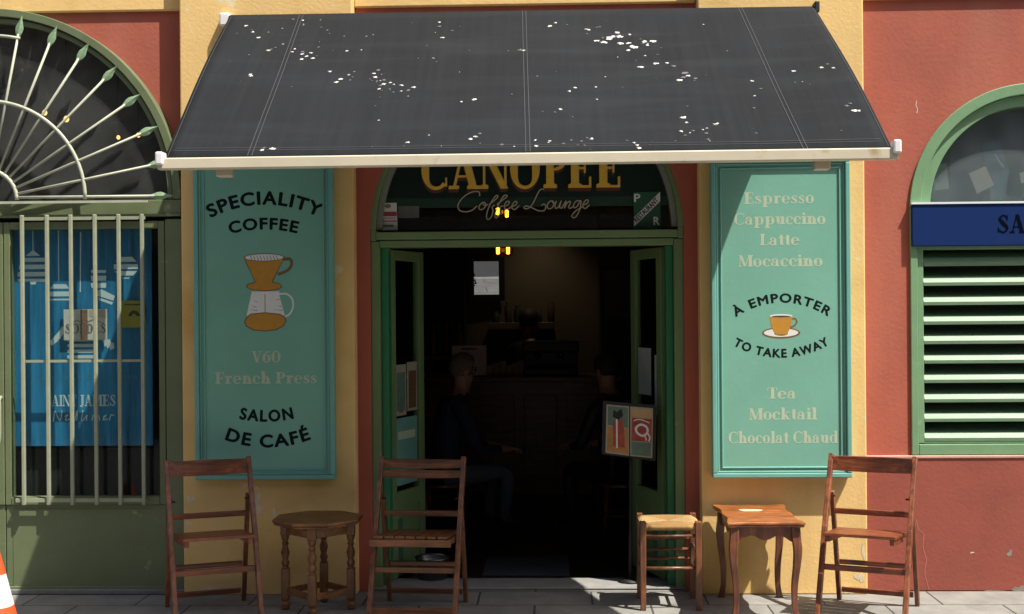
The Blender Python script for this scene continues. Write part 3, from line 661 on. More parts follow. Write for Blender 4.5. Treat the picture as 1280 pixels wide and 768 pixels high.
for p_ in (P(201, 199, YF-.015), P(1120, 184, YF-.015)):
    q = MB(); q.box(p_.x-.018, p_.x+.018, p_.y-.034, p_.y+.034, p_.z-.03, p_.z+.03); q.build('end_cap', M['plastic'], aw, bevel=.008)
q = MB(); p_ = P(282, 25, -.03); q.box(p_.x-.03, p_.x+.03, -.06, .0, p_.z-.04, p_.z+.035); q.build('wall_bracket', M['plastic'], aw, bevel=.01)
q = MB(); p_ = P(1019, 11, -.03); q.box(p_.x-.012, p_.x+.014, -.09, .0, p_.z-.03, p_.z+.03); q.build('wall_bracket', M['black'], aw, bevel=.006)
for px0, px1 in ((281, 330), (1027, 975)):
    a = P(px0, 212 if px0 < 600 else 203, YF+.06); w0 = P(px1, 110, -.03); el = Vector(((a.x+w0.x)/2, -.72, (a.z+w0.z)/2-.05))
    q = MB(); q.bar(a+Vector((0, 0, -.005)), el, .035, .05); q.bar(el, Vector((w0.x, -.03, w0.z-.02)), .035, .05)
    q.box(a.x-.035, a.x+.035, a.y-.03, a.y+.03, a.z-.035, a.z+.02); q.build('folding_arm', M['bar'], aw, bevel=.006)

# ------------------------------------------------------------------ menu panels
def panel(px0, px1, pyt, pyb, name_label, depth):
    Yf = -depth; mp = Map((px0+px1)/2, (pyt+pyb)/2, Yf)
    x0, z1 = mp(px0, pyt); x1, z0 = mp(px1, pyb); s = mp.s
    th = thing('menu_board', name_label, 'sign', ((x0+x1)/2, 0, z0))
    q = MB(); q.box(x0+.004, x1-.004, Yf+.022, -.002, z0+.004, z1-.004); q.build('board', M['teal'], th)
    q = MB()
    def fr(i, w_, ya, yb):
        q.box(x0+i, x1-i, ya, yb, z0+i, z0+i+w_); q.box(x0+i, x1-i, ya, yb, z1-i-w_, z1-i)
        q.box(x0+i, x0+i+w_, ya, yb, z0+i+w_, z1-i-w_); q.box(x1-i-w_, x1-i, ya, yb, z0+i+w_, z1-i-w_)
    fr(0, .026, Yf, Yf+.06); fr(.0262, .012, Yf+.012, Yf+.06); fr(.05, .010, Yf+.013, Yf+.06)
    q.build('moulding', M['teal_frame'], th, bevel=.007)
    mp.Y = Yf+.0217
    return th, mp, x0, x1, z0, z1
tl, mpl, *_ = panel(242, 417, 194, 599, 'teal menu board with a filter coffee dripper picture, in the awning shade', .06)
q = MB(); Yt = mpl.Y
put_sans(q, 'SPECIALITY', mpl, 261, 400, 256, 16.5, Yt, 0, .055, 1.15, 150)
put_sans(q, 'COFFEE', mpl, 287.5, 371, 287, 14.5, Yt, 0, .055, 1.15, 170)
put_sans(q, 'SALON', mpl, 297, 365, 526.5, 14.5, Yt, 0, .055, 1.2, -160)
put_sans(q, 'DE CAFÉ', mpl, 278, 387, 558.5, 16, Yt, 0, .055, 1.15, -152)
put_serif(q, 'V60', mpl, 313, 350, 453, 14, Yt, 1); put_serif(q, 'French Press', mpl, 267, 395, 479.5, 14.5, Yt, 1)
q.build('lettering', [M['ink'], M['cream']], tl)
q = MB(); S = lambda x, y: mpl(290+x/5.91, 300+y/5.91)    # dripper drawing, traced on a 591 x 768 sheet
F = lambda pts, mi: q.flat([S(*p) for p in pts], Yt, mi, .00002)
q.k = 0
for qd in ribbon(spline([(375, 150), (425, 145), (438, 185), (405, 230), (335, 258)]), 22): q.flat([S(*p) for p in qd], Yt-.00003, 3, .00001)
F([(82, 125), (100, 175), (160, 300), (175, 350), (285, 350), (310, 290), (370, 165), (390, 125)], 3)
F([(98, 350), (110, 325), (160, 312), (300, 312), (350, 325), (370, 352), (330, 372), (240, 382), (140, 372)], 3)
F([(106, 350), (120, 328), (170, 318), (300, 318), (345, 330), (360, 350), (325, 366), (240, 374), (145, 366)], 0)
F([(92, 135), (165, 300), (182, 345), (280, 345), (300, 290), (375, 145)], 0)
F([(235+150*math.cos(R(a)), 132+30*math.sin(R(a))) for a in range(0, 360, 15)], 3)
F([(235+143*math.cos(R(a)), 132+24*math.sin(R(a))) for a in range(0, 360, 15)], 1)
for x in range(130, 340, 24): F([(x, 118), (x+5, 118), (x+18, 152), (x+12, 152)], 2)
for qd in ribbon(spline([(345, 402), (400, 402), (440, 440), (445, 500), (420, 550), (385, 570)]), 13): q.flat([S(*p) for p in qd], Yt-.00003, 1, .00001)
F([(140, 382), (345, 382), (345, 410), (385, 560), (100, 560), (135, 410)], 1)
F([(95, 575), (130, 545), (240, 535), (350, 548), (385, 570), (398, 600), (375, 640), (320, 670), (240, 678), (150, 670), (95, 640), (82, 605)], 3)
F([(103, 580), (135, 552), (240, 543), (345, 555), (378, 575), (388, 602), (368, 634), (315, 662), (240, 669), (155, 662), (103, 634), (92, 605)], 0)
F([(236, 400), (242, 400), (242, 535), (250, 542), (228, 542), (236, 535)], 2)
for (x0, y0, x1, y1) in ((125, 480, 175, 500), (115, 515, 180, 522), (150, 445, 180, 460), (285, 515, 370, 522), (320, 485, 360, 495), (310, 450, 345, 440)):
    F([(x0, y0), (x1, y1-3), (x1, y1+3)], 2)
q.build('dripper_picture', [M['mustard'], M['white'], mat('grey sign line', (.2, .19, .17), .6, 0), M['brownink']], tl)

tr_, mpr, *_ = panel(889.5, 1064, 196, 599, 'teal menu board listing Espresso to Chocolat Chaud round a small cup, in the sun', .07)
q = MB(); Yt = mpr.Y
put_sans(q, 'À EMPORTER', mpr, 917, 1039, 378, 11.5, Yt, 0, .055, 1.2, 102)
put_sans(q, 'TO TAKE AWAY', mpr, 914, 1040, 447.5, 11, Yt, 0, .055, 1.15, -120)
for tx, a, b_, y, cp in (('Espresso', 932, 1020, 253.4, 14.5), ('Cappuccino', 919, 1034, 279.6, 14.5), ('Latte', 951, 1001, 306, 14.5), ('Mocaccino', 924, 1030, 332.6, 14.5), ('Tea', 959, 995.5, 499.4, 14), ('Mocktail', 936, 1021, 526, 14.5), ('Chocolat Chaud', 910, 1047, 555.6, 14.5)):
    put_serif(q, tx, mpr, a, b_, y, cp, Yt, 1)
q.build('lettering', [M['ink'], M['cream']], tr_)
q = MB(); S = lambda x, y: mpr(910+x/6.98, 350+y/6.98)
F([(468+168*math.cos(R(a)), 465+50*math.sin(R(a))) for a in range(0, 360, 12)], 2)
F([(468+150*math.cos(R(a)), 463+36*math.sin(R(a))) for a in range(0, 360, 12)], 1)
F([(468+60*math.cos(R(a)), 470+20*math.sin(R(a))) for a in range(0, 360, 15)], 3)
for qd in ribbon(spline([(550, 345), (590, 340), (605, 370), (580, 405), (535, 415)]), 14): q.flat([S(*p) for p in qd], Yt-.00003, 2, .00001)
F([(370, 315), (380, 390), (400, 450), (425, 480), (515, 480), (535, 450), (560, 380), (568, 315)], 0)
F([(469+100*math.cos(R(a)), 315+16*math.sin(R(a))) for a in range(0, 360, 15)], 1)
F([(469+84*math.cos(R(a)), 321+9*math.sin(R(a))) for a in range(0, 360, 15)], 3)
q.build('cup_picture', [M['mustard'], M['white'], M['brownink'], mat('coffee brown paint', (.07, .04, .02), .6, 0)], tr_)

# ------------------------------------------------------------------ fanlight sign and stickers on the entrance glass
YOFF[0] = YM
mg = Map(650, 250, .245); gy = .245
sg = thing('cafe_sign', 'dark green window sign with gold CANOPEE capitals and script above the entrance', 'sign', (mg(650, 250)[0], gy, mg(650, 258)[1]))
cc = mg(658, 290); rr = 182*mg.s
pts = [(cc[0]+rr*math.cos(R(a)), cc[1]+.02+rr*math.sin(R(a))) for a in range(0, 181, 3)]
zcut = mg(0, 259)[1]; zc2 = mg(0, 247)[1]
top = [p for p in pts if p[1] > zc2]; xw = math.sqrt(rr*rr-(zc2-cc[1]-.02)**2); xw2 = math.sqrt(rr*rr-(zcut-cc[1]-.02)**2)
q = MB(); q.prism([(cc[0]+xw, zc2)]+top+[(cc[0]-xw, zc2)], gy, gy+.004); q.build('film', M['film'], sg)
q = MB(); q.prism([(cc[0]+xw2, zcut), (cc[0]+xw, zc2), (cc[0]-xw, zc2), (cc[0]-xw2, zcut)], gy, gy+.004); q.build('film_band', M['film2'], sg)
q = MB()
for ch, a, b_ in (('C', 527, 560), ('A', 561, 600), ('N', 600, 637), ('O', 638, 675), ('P', 679, 709), ('E', 710, 741), ('E', 745, 777)):
    for i in range(6, 0, -1): put_serif(q, ch, mg, a, b_, 236, 48, gy-.0012, 1, -.2*i*.4, .65*i)
for ch, a, b_ in (('C', 527, 560), ('A', 561, 600), ('N', 600, 637), ('O', 638, 675), ('P', 679, 709), ('E', 710, 741), ('E', 745, 777)):
    put_serif(q, ch, mg, a+.7, b_+.7, 235.4, 48, gy-.0065, 2); put_serif(q, ch, mg, a, b_, 236, 48, gy-.0116, 0)
q.build('capital_lettering', [M['gold'], M['rust'], M['goldedge']], sg)
q = MB(); q.k = 0
lines = [(560, [(340, 385), (335, 345), (295, 335), (225, 355), (150, 410), (108, 480), (125, 535), (190, 552), (255, 535), (310, 490)]),
 (560, [(375, 450), (345, 475), (330, 510), (350, 530), (385, 515), (405, 475), (385, 450), (372, 465), (395, 485), (430, 475)]),
 (560, [(440, 475), (500, 430), (535, 388), (510, 385), (470, 440), (430, 520), (410, 600), (425, 635), (460, 610), (480, 545), (472, 505), (500, 480)]),
 (560, [(520, 475), (590, 425), (633, 388), (600, 382), (560, 440), (522, 520), (500, 590), (512, 618), (545, 590), (560, 530), (556, 505), (590, 490)]),
 (560, [(600, 500), (640, 480), (655, 450), (630, 445), (605, 480), (605, 520), (640, 525), (680, 500)]),
 (560, [(685, 500), (725, 480), (735, 450), (710, 450), (685, 485), (685, 520), (715, 530), (760, 490)]),
 (645, [(300, 320), (260, 325), (225, 380), (180, 470), (140, 515), (100, 525), (85, 510), (115, 495), (170, 515), (240, 548), (300, 545), (318, 500), (300, 478), (270, 490)]),
 (645, [(380, 440), (345, 465), (332, 505), (350, 528), (385, 515), (405, 470), (385, 442), (400, 470), (430, 460)]),
 (645, [(430, 445), (415, 500), (425, 525), (455, 505), (480, 445), (465, 510), (485, 522), (505, 490), (535, 445)]),
 (645, [(535, 445), (515, 525), (535, 480), (570, 450), (577, 470), (560, 515), (580, 525), (605, 505)]),
 (645, [(680, 445), (640, 450), (612, 490), (620, 520), (650, 505), (690, 445), (680, 530), (640, 610), (605, 625), (595, 600), (640, 550), (710, 510)]),
 (645, [(715, 490), (755, 475), (770, 445), (745, 440), (715, 480), (715, 515), (740, 528), (780, 490)])]
for ox, pts in lines:
    for qd in ribbon(spline(pts, 7), 11.5): q.flat([mg(ox+x/8.53, 200+y/8.53) for x, y in qd], gy-.018, 0, .00008)
q.build('script_lettering', M['script'], sg)

def card(name, label, cat, corners, mp, Y, th, m, group=None):
    q = MB(); q.prism([mp(*p) for p in corners], Y-th, Y); o = q.build(name, m); tag(o, label, cat, group); return o
ms = Map(484, 270, .24)
st = thing('window_sticker', 'white and red rectangular sticker in lower left corner of entrance fanlight', 'sticker', (ms(484, 288)[0], .24, ms(484, 288)[1]))
q = MB(); q.prism([ms(475, 254), (ms(496, 254)), ms(497, 288), ms(475, 288)], .236, .239); q.build('sheet', M['paper'], st)
q = MB(); P4 = lambda x0, y0, x1, y1, mi: q.flat([ms(x0, y0), ms(x1, y0), ms(x1, y1), ms(x0, y1)], .2355, mi)
P4(475.4, 265, 496, 270.5, 0); P4(475.4, 276, 496, 277.3, 0); P4(479, 281, 492, 284, 1); P4(478, 272, 494, 274, 2)
q.flat([ms(485+4*math.cos(R(a)), 258+2.6*math.sin(R(a))) for a in range(0, 360, 30)], .2355, 1)
q.build('print', [mat('crimson print', (.3, .03, .06), .6, 0), mat('olive print', (.2, .17, .09), .6, 0), mat('pink print', (.5, .3, .3), .6, 0)], st)
o = card('window_sticker', 'small translucent grey sticker beside the white and red one on fanlight', 'sticker', [(498, 258), (524, 258), (524, 273), (498, 273)], ms, .24, .002, mat('grey translucent film', (.1, .1, .09), .5, .2, 12))
mv = Map(808, 263, .24)
st = thing('restaurant_sticker', 'green square P and R parking sticker with white diagonal RESTAURANT band', 'sticker', (mv(808, 286)[0], .24, mv(808, 286)[1]))
q = MB(); q.prism([mv(792, 240), mv(825.5, 240), mv(825.5, 286), mv(792, 286)], .236, .239); q.build('sheet', mat('sticker green', (.015, .085, .04), .5, 0), st)
q = MB(); q.flat([mv(792.3, 283.5), mv(792.3, 272), mv(825.2, 240.2), mv(825.2, 252)], .2352, 0)
put_sans(q, 'P', mv, 793, 800, 252.5, 10.5, .2345, 0, .03); put_sans(q, 'R', mv, 817, 824, 281.5, 10.5, .2345, 0, .03)
put_sans(q, 'RESTAURANT', mv, 790.5, 829, 265, 6.6, .2335, 1, .03, 1, rot=-.766)
q.build('print', [M['white'], M['ink']], st)

YOFF[0] = YW
# ------------------------------------------------------------------ blue shop sign, cards behind the right fanlight
mb_ = Map(1200, 280, .118); x0, z1 = mb_(1140, 255); _, z0 = mb_(1140, 308)
bs = thing('shop_sign', 'royal blue box sign with navy serif capitals above the louvred window', 'sign', (x0+.7, .06, z0))
q = MB(); q.box(x0, x0+1.34, .118, .159, z0, z1); q.build('box', mat('royal blue sign', (.004, .022, .105), .6, .06, 3, spec=.15), bs, bevel=.005)
q = MB(); q.box(x0-.004, x0+1.345, .112, .159, z1+.001, z1+.012); q.build('top_edge', mat('sunlit sign edge', (.7, .72, .75), .4, 0), bs)  # white strip, the sunlight along the box top put in as colour
q = MB(); put_serif(q, 'SAINT', mb_, 1246.5, 1330, 292, 23, .1165); put_serif(q, 'JAMES', mb_, 1342, 1436, 292, 23, .1165); q.build('lettering', mat('navy letter', (.001, .002, .007), .8, 0, spec=.05), bs)
mk = Map(1220, 215, .262)
card('paper_tag', 'beige square tag hung askew behind the right arched window glass', 'tag', [(1211, 217), (1232, 208), (1242, 232), (1221, 243)], mk, .262, .004, mat('beige card', (.33, .28, .22), .8, .1, 20))
card('paper_tag', 'pale soft edged tag low at left end of right arched window', 'tag', [(1166, 206), (1183, 204), (1186, 236), (1168, 238)], mk, .262, .004, mat('pale grey card', (.2, .2, .17), .8, .2, 10))
card('paper_tag', 'cream tag cut off by the photo edge behind right arched glass', 'tag', [(1274, 217), (1290, 214), (1292, 228), (1276, 230)], mk, .262, .004, mat('cream card', (.36, .31, .24), .8, .1, 20))
q = MB(); q.tube([(mk(1243, 193)[0], .262, mk(0, 193)[1]), (mk(1254, 210)[0], .262, mk(0, 210)[1])], .006, 8); tag(q.build('glass_scratch_tape', mat('white tape', (.32, .36, .4), .6, 0)), 'thin white strip slanting above the askew beige tag', 'tape')
card('poster', 'slate blue hanging cloth dim behind the right arched window', 'poster', [(1228, 180), (1250, 174), (1262, 215), (1255, 250), (1240, 250)], mk, .274, .004, mat('slate blue cloth', (.05, .10, .14), .8, .3, 12))

# ------------------------------------------------------------------ blue poster and cards in the left shop door
YOFF[0] = YL
mq = Map(100, 420, .275); Yq = .275
po = thing('window_poster', 'blue nautical poster with white striped shapes behind the barred door glass', 'poster', (mq(100, 555)[0], Yq, mq(100, 555)[1]))
q = MB(); a = mq(12, 284); b_ = mq(190, 556)
bl = mat('poster blue', (.025, .19, .38), .45, .55, 3.5, stretch=(5, 1, .35))
q.box(a[0], b_[0], Yq, Yq+.004, b_[1], a[1]); q.build('sheet', bl, po)
q = MB(); wq = lambda pts, mi=0: q.flat([mq(*p) for p in pts], Yq-.0006, mi)
def stripes(x, ys, hw):
    for (y0, y1), (w0, w1) in zip(ys, hw): wq([(x-w0, y0), (x+w0, y0), (x+w1, y1), (x-w1, y1)])
wq([(42, 313.5), (51, 320.5), (33, 320.5)])
stripes(42, [(323, 328), (331.5, 337), (340.5, 346), (349, 352.5)], [(15, 15), (17, 18), (19, 20), (20, 18)]); wq([(38, 353), (46, 353), (45, 356), (39, 356)])
wq([(41.4, 290), (42.6, 290), (42.6, 314), (41.4, 314)]); wq([(73.4, 290), (74.6, 290), (74.6, 352), (73.4, 352)]); wq([(101, 292), (102.6, 292), (101.6, 366), (100.2, 366)])
wq([(67, 356), (83, 356), (87, 361.5), (63, 361.5)]); wq([(61, 365), (89, 365), (90, 371), (60, 371)]); wq([(58, 374), (91, 374), (91, 376), (58, 376)])
for (y0, y1) in ((339, 342.5), (346, 352), (355, 361)): wq([(114, y0), (133.5, y0), (133, y1), (115, y1)])
wq([(117, 365), (128, 363), (144, 371), (142, 377), (124, 371), (118, 371)]); wq([(124, 373), (142, 379), (140, 382), (124, 376)])
for (y0, y1, w0, w1) in ((323, 329, 8, 13), (332, 338, 15, 15), (340.5, 346, 14, 9), (348.5, 350, 5, 3)): wq([(158-w0, y0), (158+w0, y0), (158+w1, y1), (158-w1, y1)])
for i in range(4): wq([(84, 423+i*7), (119, 423+i*7), (119, 427+i*7), (84, 427+i*7)])
for i in range(3): wq([(78-i*5, 408+i*7), (83-i*5, 412+i*7), (75-i*5, 424+i*4), (70-i*5, 420+i*4)]); wq([(127+i*5, 424+i*4), (132+i*5, 420+i*4), (137+i*3, 428+i*4), (131+i*3, 434+i*2)])
put_serif(q, 'SAINT', mq, 57, 95, 507, 14, Yq-.0006); put_serif(q, 'JAMES', mq, 99, 144, 507, 14, Yq-.0006)
put_sans(q, 'AU LARGE DE LA MER', mq, 42, 172, 474, 5, Yq-.0008, 1, .01, 1.3)
for pts in ([(66, 526), (68, 513), (74, 525), (77, 512)], [(80, 520), (84, 517), (81, 524), (86, 523)], [(92, 520), (88, 523), (92, 525), (96, 512), (95, 525)], [(103, 512), (101, 525), (105, 522), (108, 518), (107, 525)], [(114, 525), (116, 518), (119, 524), (122, 518), (124, 525)], [(128, 521), (132, 518), (128, 524), (134, 523)], [(136, 525), (138, 518), (142, 519)]):
    for qd in ribbon(spline(pts, 5), 1.3): q.flat([mq(*p) for p in qd], Yq-.0006, 0)
q.build('print', [mat('poster white', (.6, .68, .70), .6, 0), mat('poster pale blue', (.09, .22, .33), .6, 0)], po)
q = MB(); zt = mq(0, 556)[1]; x_a, x_b = mq(8, 0)[0], mq(204, 0)[0]
q.box(x_a, x_b, .32, .5, mq(0, 640)[1], zt-.02); tag(q.build('display_plinth', M['dark']), 'dark display plinth under the blue poster inside the barred door', 'plinth')
q = MB()
mo = Map(107, 406, .258); card_t = thing('window_card', 'white and brown SOLDES card on the barred door glass', 'card', (mo(107, 426)[0], .258, mo(107, 426)[1]))
q.prism([mo(80, 387), mo(134, 387), mo(134, 425), mo(80, 425)], .253, .258); q.build('sheet', mat('cream card sheet', (.62, .58, .52), .7, .06, 9), card_t)
q = MB(); q.flat([mo(101, 387.5), mo(110, 387.5), mo(110, 424.5), mo(101, 424.5)], .252, 1); q.flat([mo(112, 388), mo(133.5, 388), mo(133.5, 398), mo(112, 396)], .252, 2)
for qd in ribbon(spline([(86, 408), (96, 401), (106, 404), (118, 400), (130, 405)]), .9): q.flat([mo(*p) for p in qd], .2518, 0)
put_serif(q, 'SOLDES', mo, 82, 133, 416.5, 11.5, .2515, 0); q.build('print', [mat('grey brown print', (.2, .15, .13), .6, 0), mat('brown print', (.24, .12, .08), .6, .3, 12), mat('pinkish print', (.55, .40, .33), .6, 0)], card_t)
st = thing('window_sticker', 'yellow square sticker with dark arch emblem on the barred door glass', 'sticker', (mo(168, 410)[0], .258, mo(168, 410)[1]))
q = MB(); q.prism([mo(152.5, 377), mo(181, 377), mo(182, 410), mo(152.5, 410)], .254, .258); q.build('sheet', mat('mustard yellow sticker', (.34, .27, .03), .6, .06, 9), st)
q = MB(); q.flat([mo(*p) for p in arc(168, 396, 7, 7, 180, 360, 14)], .2534, 0); q.flat([mo(*p) for p in arc(168, 396, 3, 3, 180, 360, 10)], .2531, 1); q.flat([mo(156, 381), mo(179, 381), mo(179, 382.5), mo(156, 382.5)], .2534, 0); q.build('emblem', [mat('dark emblem', (.05, .04, .02), .6, 0), mat('yellow emblem', (.34, .27, .03), .6, 0)], st)

YOFF[0] = 0
# warm bulbs hanging inside the left shop, seen through its fanlight
bulb_m = emit('lit filament', '#ffb866', 3)
for i, (px, py, rb, lb) in enumerate(((56, 141, .016, 'warm bulb leftmost of those lit behind the left fanlight'), (83, 149, .018, 'brighter warm bulb second from left behind the left fanlight'), (148, 172, .012, 'small warm bulb third from left behind the left fanlight'), (173, 169, .014, 'warm bulb nearest the awning behind the left fanlight'))):
    p = P(px, py, 1.4); th = thing('hanging_bulb', lb, 'lamp', p, 'bulbs inside the left shop')
    q = MB(); q.ball(p, rb, 1, 1, 1.2, 8); q.build('bulb', bulb_m, th, smooth=True)
    q = MB(); q.tube([p+Vector((0, 0, rb)), Vector((p.x, p.y, 3.4))], .004, 6); q.build('cord', M['black'], th)

# ------------------------------------------------------------------ door leaves of the entrance
def cafe_leaf(hx, sgn, label_parts):
    Wd, A = .475, R(18.5); org = Vector((hx, .31, 0))
    ux = Vector((sgn*math.sin(A), math.cos(A), 0)); nx = Vector((sgn*math.cos(A), -math.sin(A), 0))   # along leaf, facing opening
    ztop = cz(309); H = ztop
    def bx(mb, a0, a1, z0, z1, d0, d1, mi=0):
        vs = [org+ux*a+nx*d+Vector((0, 0, z)) for z in (z0, z1) for a, d in ((a0, d0), (a1, d0), (a1, d1), (a0, d1))]
        mb.add(vs, [(0,3,2,1),(4,5,6,7),(0,1,5,4),(1,2,6,5),(2,3,7,6),(3,0,4,7)], mi)
    q = MB(); sw = .075
    bx(q, 0, sw, .02, H, -.02, .02); bx(q, Wd-sw, Wd, .02, H, -.02, .02); bx(q, sw, Wd-sw, H-.06, H, -.019, .019)
    bx(q, sw, Wd-sw, .42, .52, -.019, .019); bx(q, sw, Wd-sw, .02, .42, -.012, .012)
    o = q.build('entrance_door', M['green_shade'], bld, bevel=.004)
    q = MB(); bx(q, sw-.004, Wd-sw+.004, .515, H-.055, -.003, .003); q.build('pane', M['glass'], o)
    q = MB(); bx(q, .1, .16, .1, .36, .012, .014); q.build('lower_panel', mat('leaf panel green', (.05, .13, .07), .5, .1, 5), o)
    return bx, o
hxL = X(485, 500, .31); hxR = X(831, 500, .31)
bxL, oL = cafe_leaf(hxL, 1, None); bxR, oR = cafe_leaf(hxR, -1, None)
def leafpaper(bx, label, cat, a0, a1, z0, z1, mats, draws):
    q = MB(); bx(q, a0, a1, z0, z1, .005, .008, 0)
    for (f0, f1, g0, g1, mi) in draws: bx(q, a0+(a1-a0)*f0, a0+(a1-a0)*f1, z0+(z1-z0)*g0, z0+(z1-z0)*g1, .0082+.0004*mi, .0086+.0004*mi, mi)
    return tag(q.build('menu_poster', mats), label, cat)
zz = lambda y: Z(500, y, .45)
cols = [mat('poster cream', (.34, .31, .22), .6, .1, 20), mat('poster red', (.30, .07, .05), .6, .4, 30), mat('poster green grey', (.10, .17, .13), .6, .3, 20), mat('poster brown', (.13, .07, .03), .6, .3, 30)]
leafpaper(bxL, 'narrow red drink poster at left on open door glass', 'poster', .085, .235, zz(520), zz(456), cols, [(.12, .88, .1, .85, 2), (.3, .7, .06, .8, 1), (.25, .75, .62, .78, 1)])
leafpaper(bxL, 'narrow dark drink poster at right on open door glass', 'poster', .25, .39, zz(516), zz(454), cols, [(.12, .88, .06, .82, 3), (.35, .68, .2, .6, 2)])
leafpaper(bxL, 'plain teal sheet below the two drink posters on open door', 'poster', .085, .385, zz(607), zz(523), [mat('teal sheet', (.13, .30, .25), .6, .1, 6), M['cream'], M['teal_frame']], [(.1, .9, .68, .8, 1)])
leafpaper(bxR, 'pale paper notice stuck on the right open door glass', 'notice', .19, .385, zz(497), zz(438), [mat('dim paper', (.36, .36, .34), .7, .1, 9), M['cream']], [])
leafpaper(bxR, 'narrow pale notice nearest the hinge of right open door', 'notice', .08, .13, zz(520), zz(446), [mat('dim paper two', (.34, .36, .38), .7, .1, 9), M['cream']], [])

# ------------------------------------------------------------------ inside the cafe
zx = lambda x, y, Y: P(x, y, Y)
YCt = 4.0
a = P(596, 472, YCt); b_ = P(742, 620, YCt)
ctn = thing('bar_counter', 'dark brown panelled bar counter at the back of the cafe', 'counter', ((a.x+b_.x)/2, YCt+.3, 0))
brown = wood('dark counter wood', '#4e2d1a', '#774c2f', axis='x')
q = MB(); q.box(a.x-.9, b_.x+.2, YCt, YCt+.6, .004, a.z-.04); q.build('body', brown, ctn)
q = MB(); q.box(a.x-.95, b_.x+.25, YCt-.06, YCt+.64, a.z-.04, a.z); q.build('top', brown, ctn, bevel=.008)
for i in range(4):
    q = MB(); x0 = a.x+.08+i*.36-.4; q.box(x0, x0+.28, YCt-.012, YCt-.001, .15, a.z-.15); q.build('panel', brown, ctn, bevel=.008)
top_z = a.z
p0 = P(565, 466, YCt+.1); p1 = P(608, 432, YCt+.1)
nt_ = thing('menu_stand', 'pale grey paper menu standing on the bar counter behind the seated man', 'menu', ((p0.x+p1.x)/2, YCt+.1, top_z))
q = MB(); q.box(p0.x, p1.x, YCt+.1, YCt+.104, top_z+.001, p1.z); q.build('sheet', M['paper'], nt_)
q = MB(); q.box(p0.x+.08, p1.x-.08, YCt+.0985, YCt+.0995, p1.z-.035, p1.z-.025); q.box(p0.x-.01, p1.x+.01, YCt+.06, YCt+.16, top_z+.0005, top_z+.012); q.build('stand', M['black'], nt_)
p0 = P(655, 462, YCt+.3); p1 = P(715, 432, YCt+.3)
cm = thing('coffee_machine', 'dark espresso machine on the bar counter', 'coffee machine', ((p0.x+p1.x)/2, YCt+.3, top_z))
q = MB(); w0 = p0.x; w1 = p1.x+.05; q.box(w0, w1, YCt+.12, YCt+.52, top_z+.002, top_z+.07); q.box(w0, w1, YCt+.34, YCt+.52, top_z+.07, top_z+.30); q.box(w0-.01, w1+.01, YCt+.14, YCt+.53, top_z+.2, top_z+.30); q.build('body', mat('dark machine steel', (.012, .012, .012), .5, .1, 8), cm, bevel=.015)
for i in range(2):
    q = MB(); gx = w0+.12+i*.2; q.lathe([(.032, .15), (.034, .2)], (gx, YCt+.24, top_z), 14); q.tube([(gx, YCt+.24, top_z+.16), (gx, YCt+.08, top_z+.145)], .012, 8); q.build('group_head', M['steel'], cm, smooth=True)
for i in range(6):
    gx = P(612+i*8, 458, YCt+.2).x; q = MB(); hgt = .09+.02*(i % 3)
    q.lathe([(.022, 0), (.03, .01), (.032, hgt), (.028, hgt), (.02, .012)], (gx, YCt+.2, top_z+.001), 14)
    tag(q.build('glass_cup', mat('cup glaze', (.25, .24, .2) if i % 2 else (.3, .2, .1), .3, 0), smooth=True), 'small cup in the row on the bar counter beside the menu', 'cup', 'cups along the bar counter')
# bottles at the left on a back shelf
sh = P(540, 500, 4.8)
q = MB(); q.box(-2.19, X(584, 440, 4.8), 4.6, 4.89, 1.13, 1.16); tag(q.build('wall_shelf', brown), 'dark shelf holding bottles on the left back wall', 'shelf')
for i in range(5):
    gx = X(542+i*8, 440, 4.72); q = MB()
    q.lathe([(.034, 0), (.037, .02), (.037, .17), (.014, .22), (.013, .29), (.015, .3)], (gx, 4.72, 1.1605), 14)
    tag(q.build('bottle', mat('bottle glass', (.03, .05, .03) if i % 2 else (.09, .06, .04), .1, 0), smooth=True), 'dark bottle in the row on the left back shelf', 'bottle', 'bottles on the back shelf')
p0 = P(612, 412, 5.1); p1 = P(692, 403, 5.1)
q = MB(); q.box(p0.x, p1.x, 5.0, 5.298, p0.z, p1.z); tag(q.build('wall_shelf', mat('pale shelf', (.16, .14, .09), .6, .1, 9), bevel=.004), 'pale shelf with jars on the beige back wall above the bar', 'shelf')
for i in range(6):
    gx = p0.x+.06+i*.1+(i % 2)*.015; q = MB(); hh = .1+.03*((i*7) % 4)
    q.lathe([(.03, 0), (.034, .006), (.034, hh*.75), (.02, hh*.85), (.022, hh), (.02, hh+.004)], (gx, 5.1, p1.z+.001), 12)
    tag(q.build('jar', mat('jar glass', (.08, .07, .05) if i % 2 else (.04, .05, .05), .25, 0), smooth=True), 'small jar in the row on the pale back shelf', 'jar', 'jars on the pale shelf')
# mirror
mpx = Map(608, 346, 5.2); a = mpx(592.5, 327); b_ = mpx(623.5, 369)
mi_t = thing('wall_mirror', 'black framed mirror leaning from back wall, reflecting the bright street', 'mirror', ((a[0]+b_[0])/2, 5.28, b_[1]))
q = MB(); wv = b_[0]-a[0]; hv = a[1]-b_[1]; tilt = .12
def mpt(x, z, d): return Vector((a[0]+x, 5.235+x*.06-z*tilt-d, b_[1]+z))
def mbox(q, x0, x1, z0, z1, d0, d1):
    q.add([mpt(x, z, d) for d in (d0, d1) for x, z in ((x0, z0), (x1, z0), (x1, z1), (x0, z1))], [(0,1,2,3),(7,6,5,4),(0,4,5,1),(1,5,6,2),(2,6,7,3),(3,7,4,0)])
fw = .018
mbox(q, -.055, wv+.055, -.055, .0005, 0, .03); mbox(q, -.055, wv+.055, hv, hv+.045, 0, .03); mbox(q, -.055, 0, .0006, hv-.0001, 0, .03); mbox(q, wv, wv+.055, .0006, hv-.0001, 0, .03)
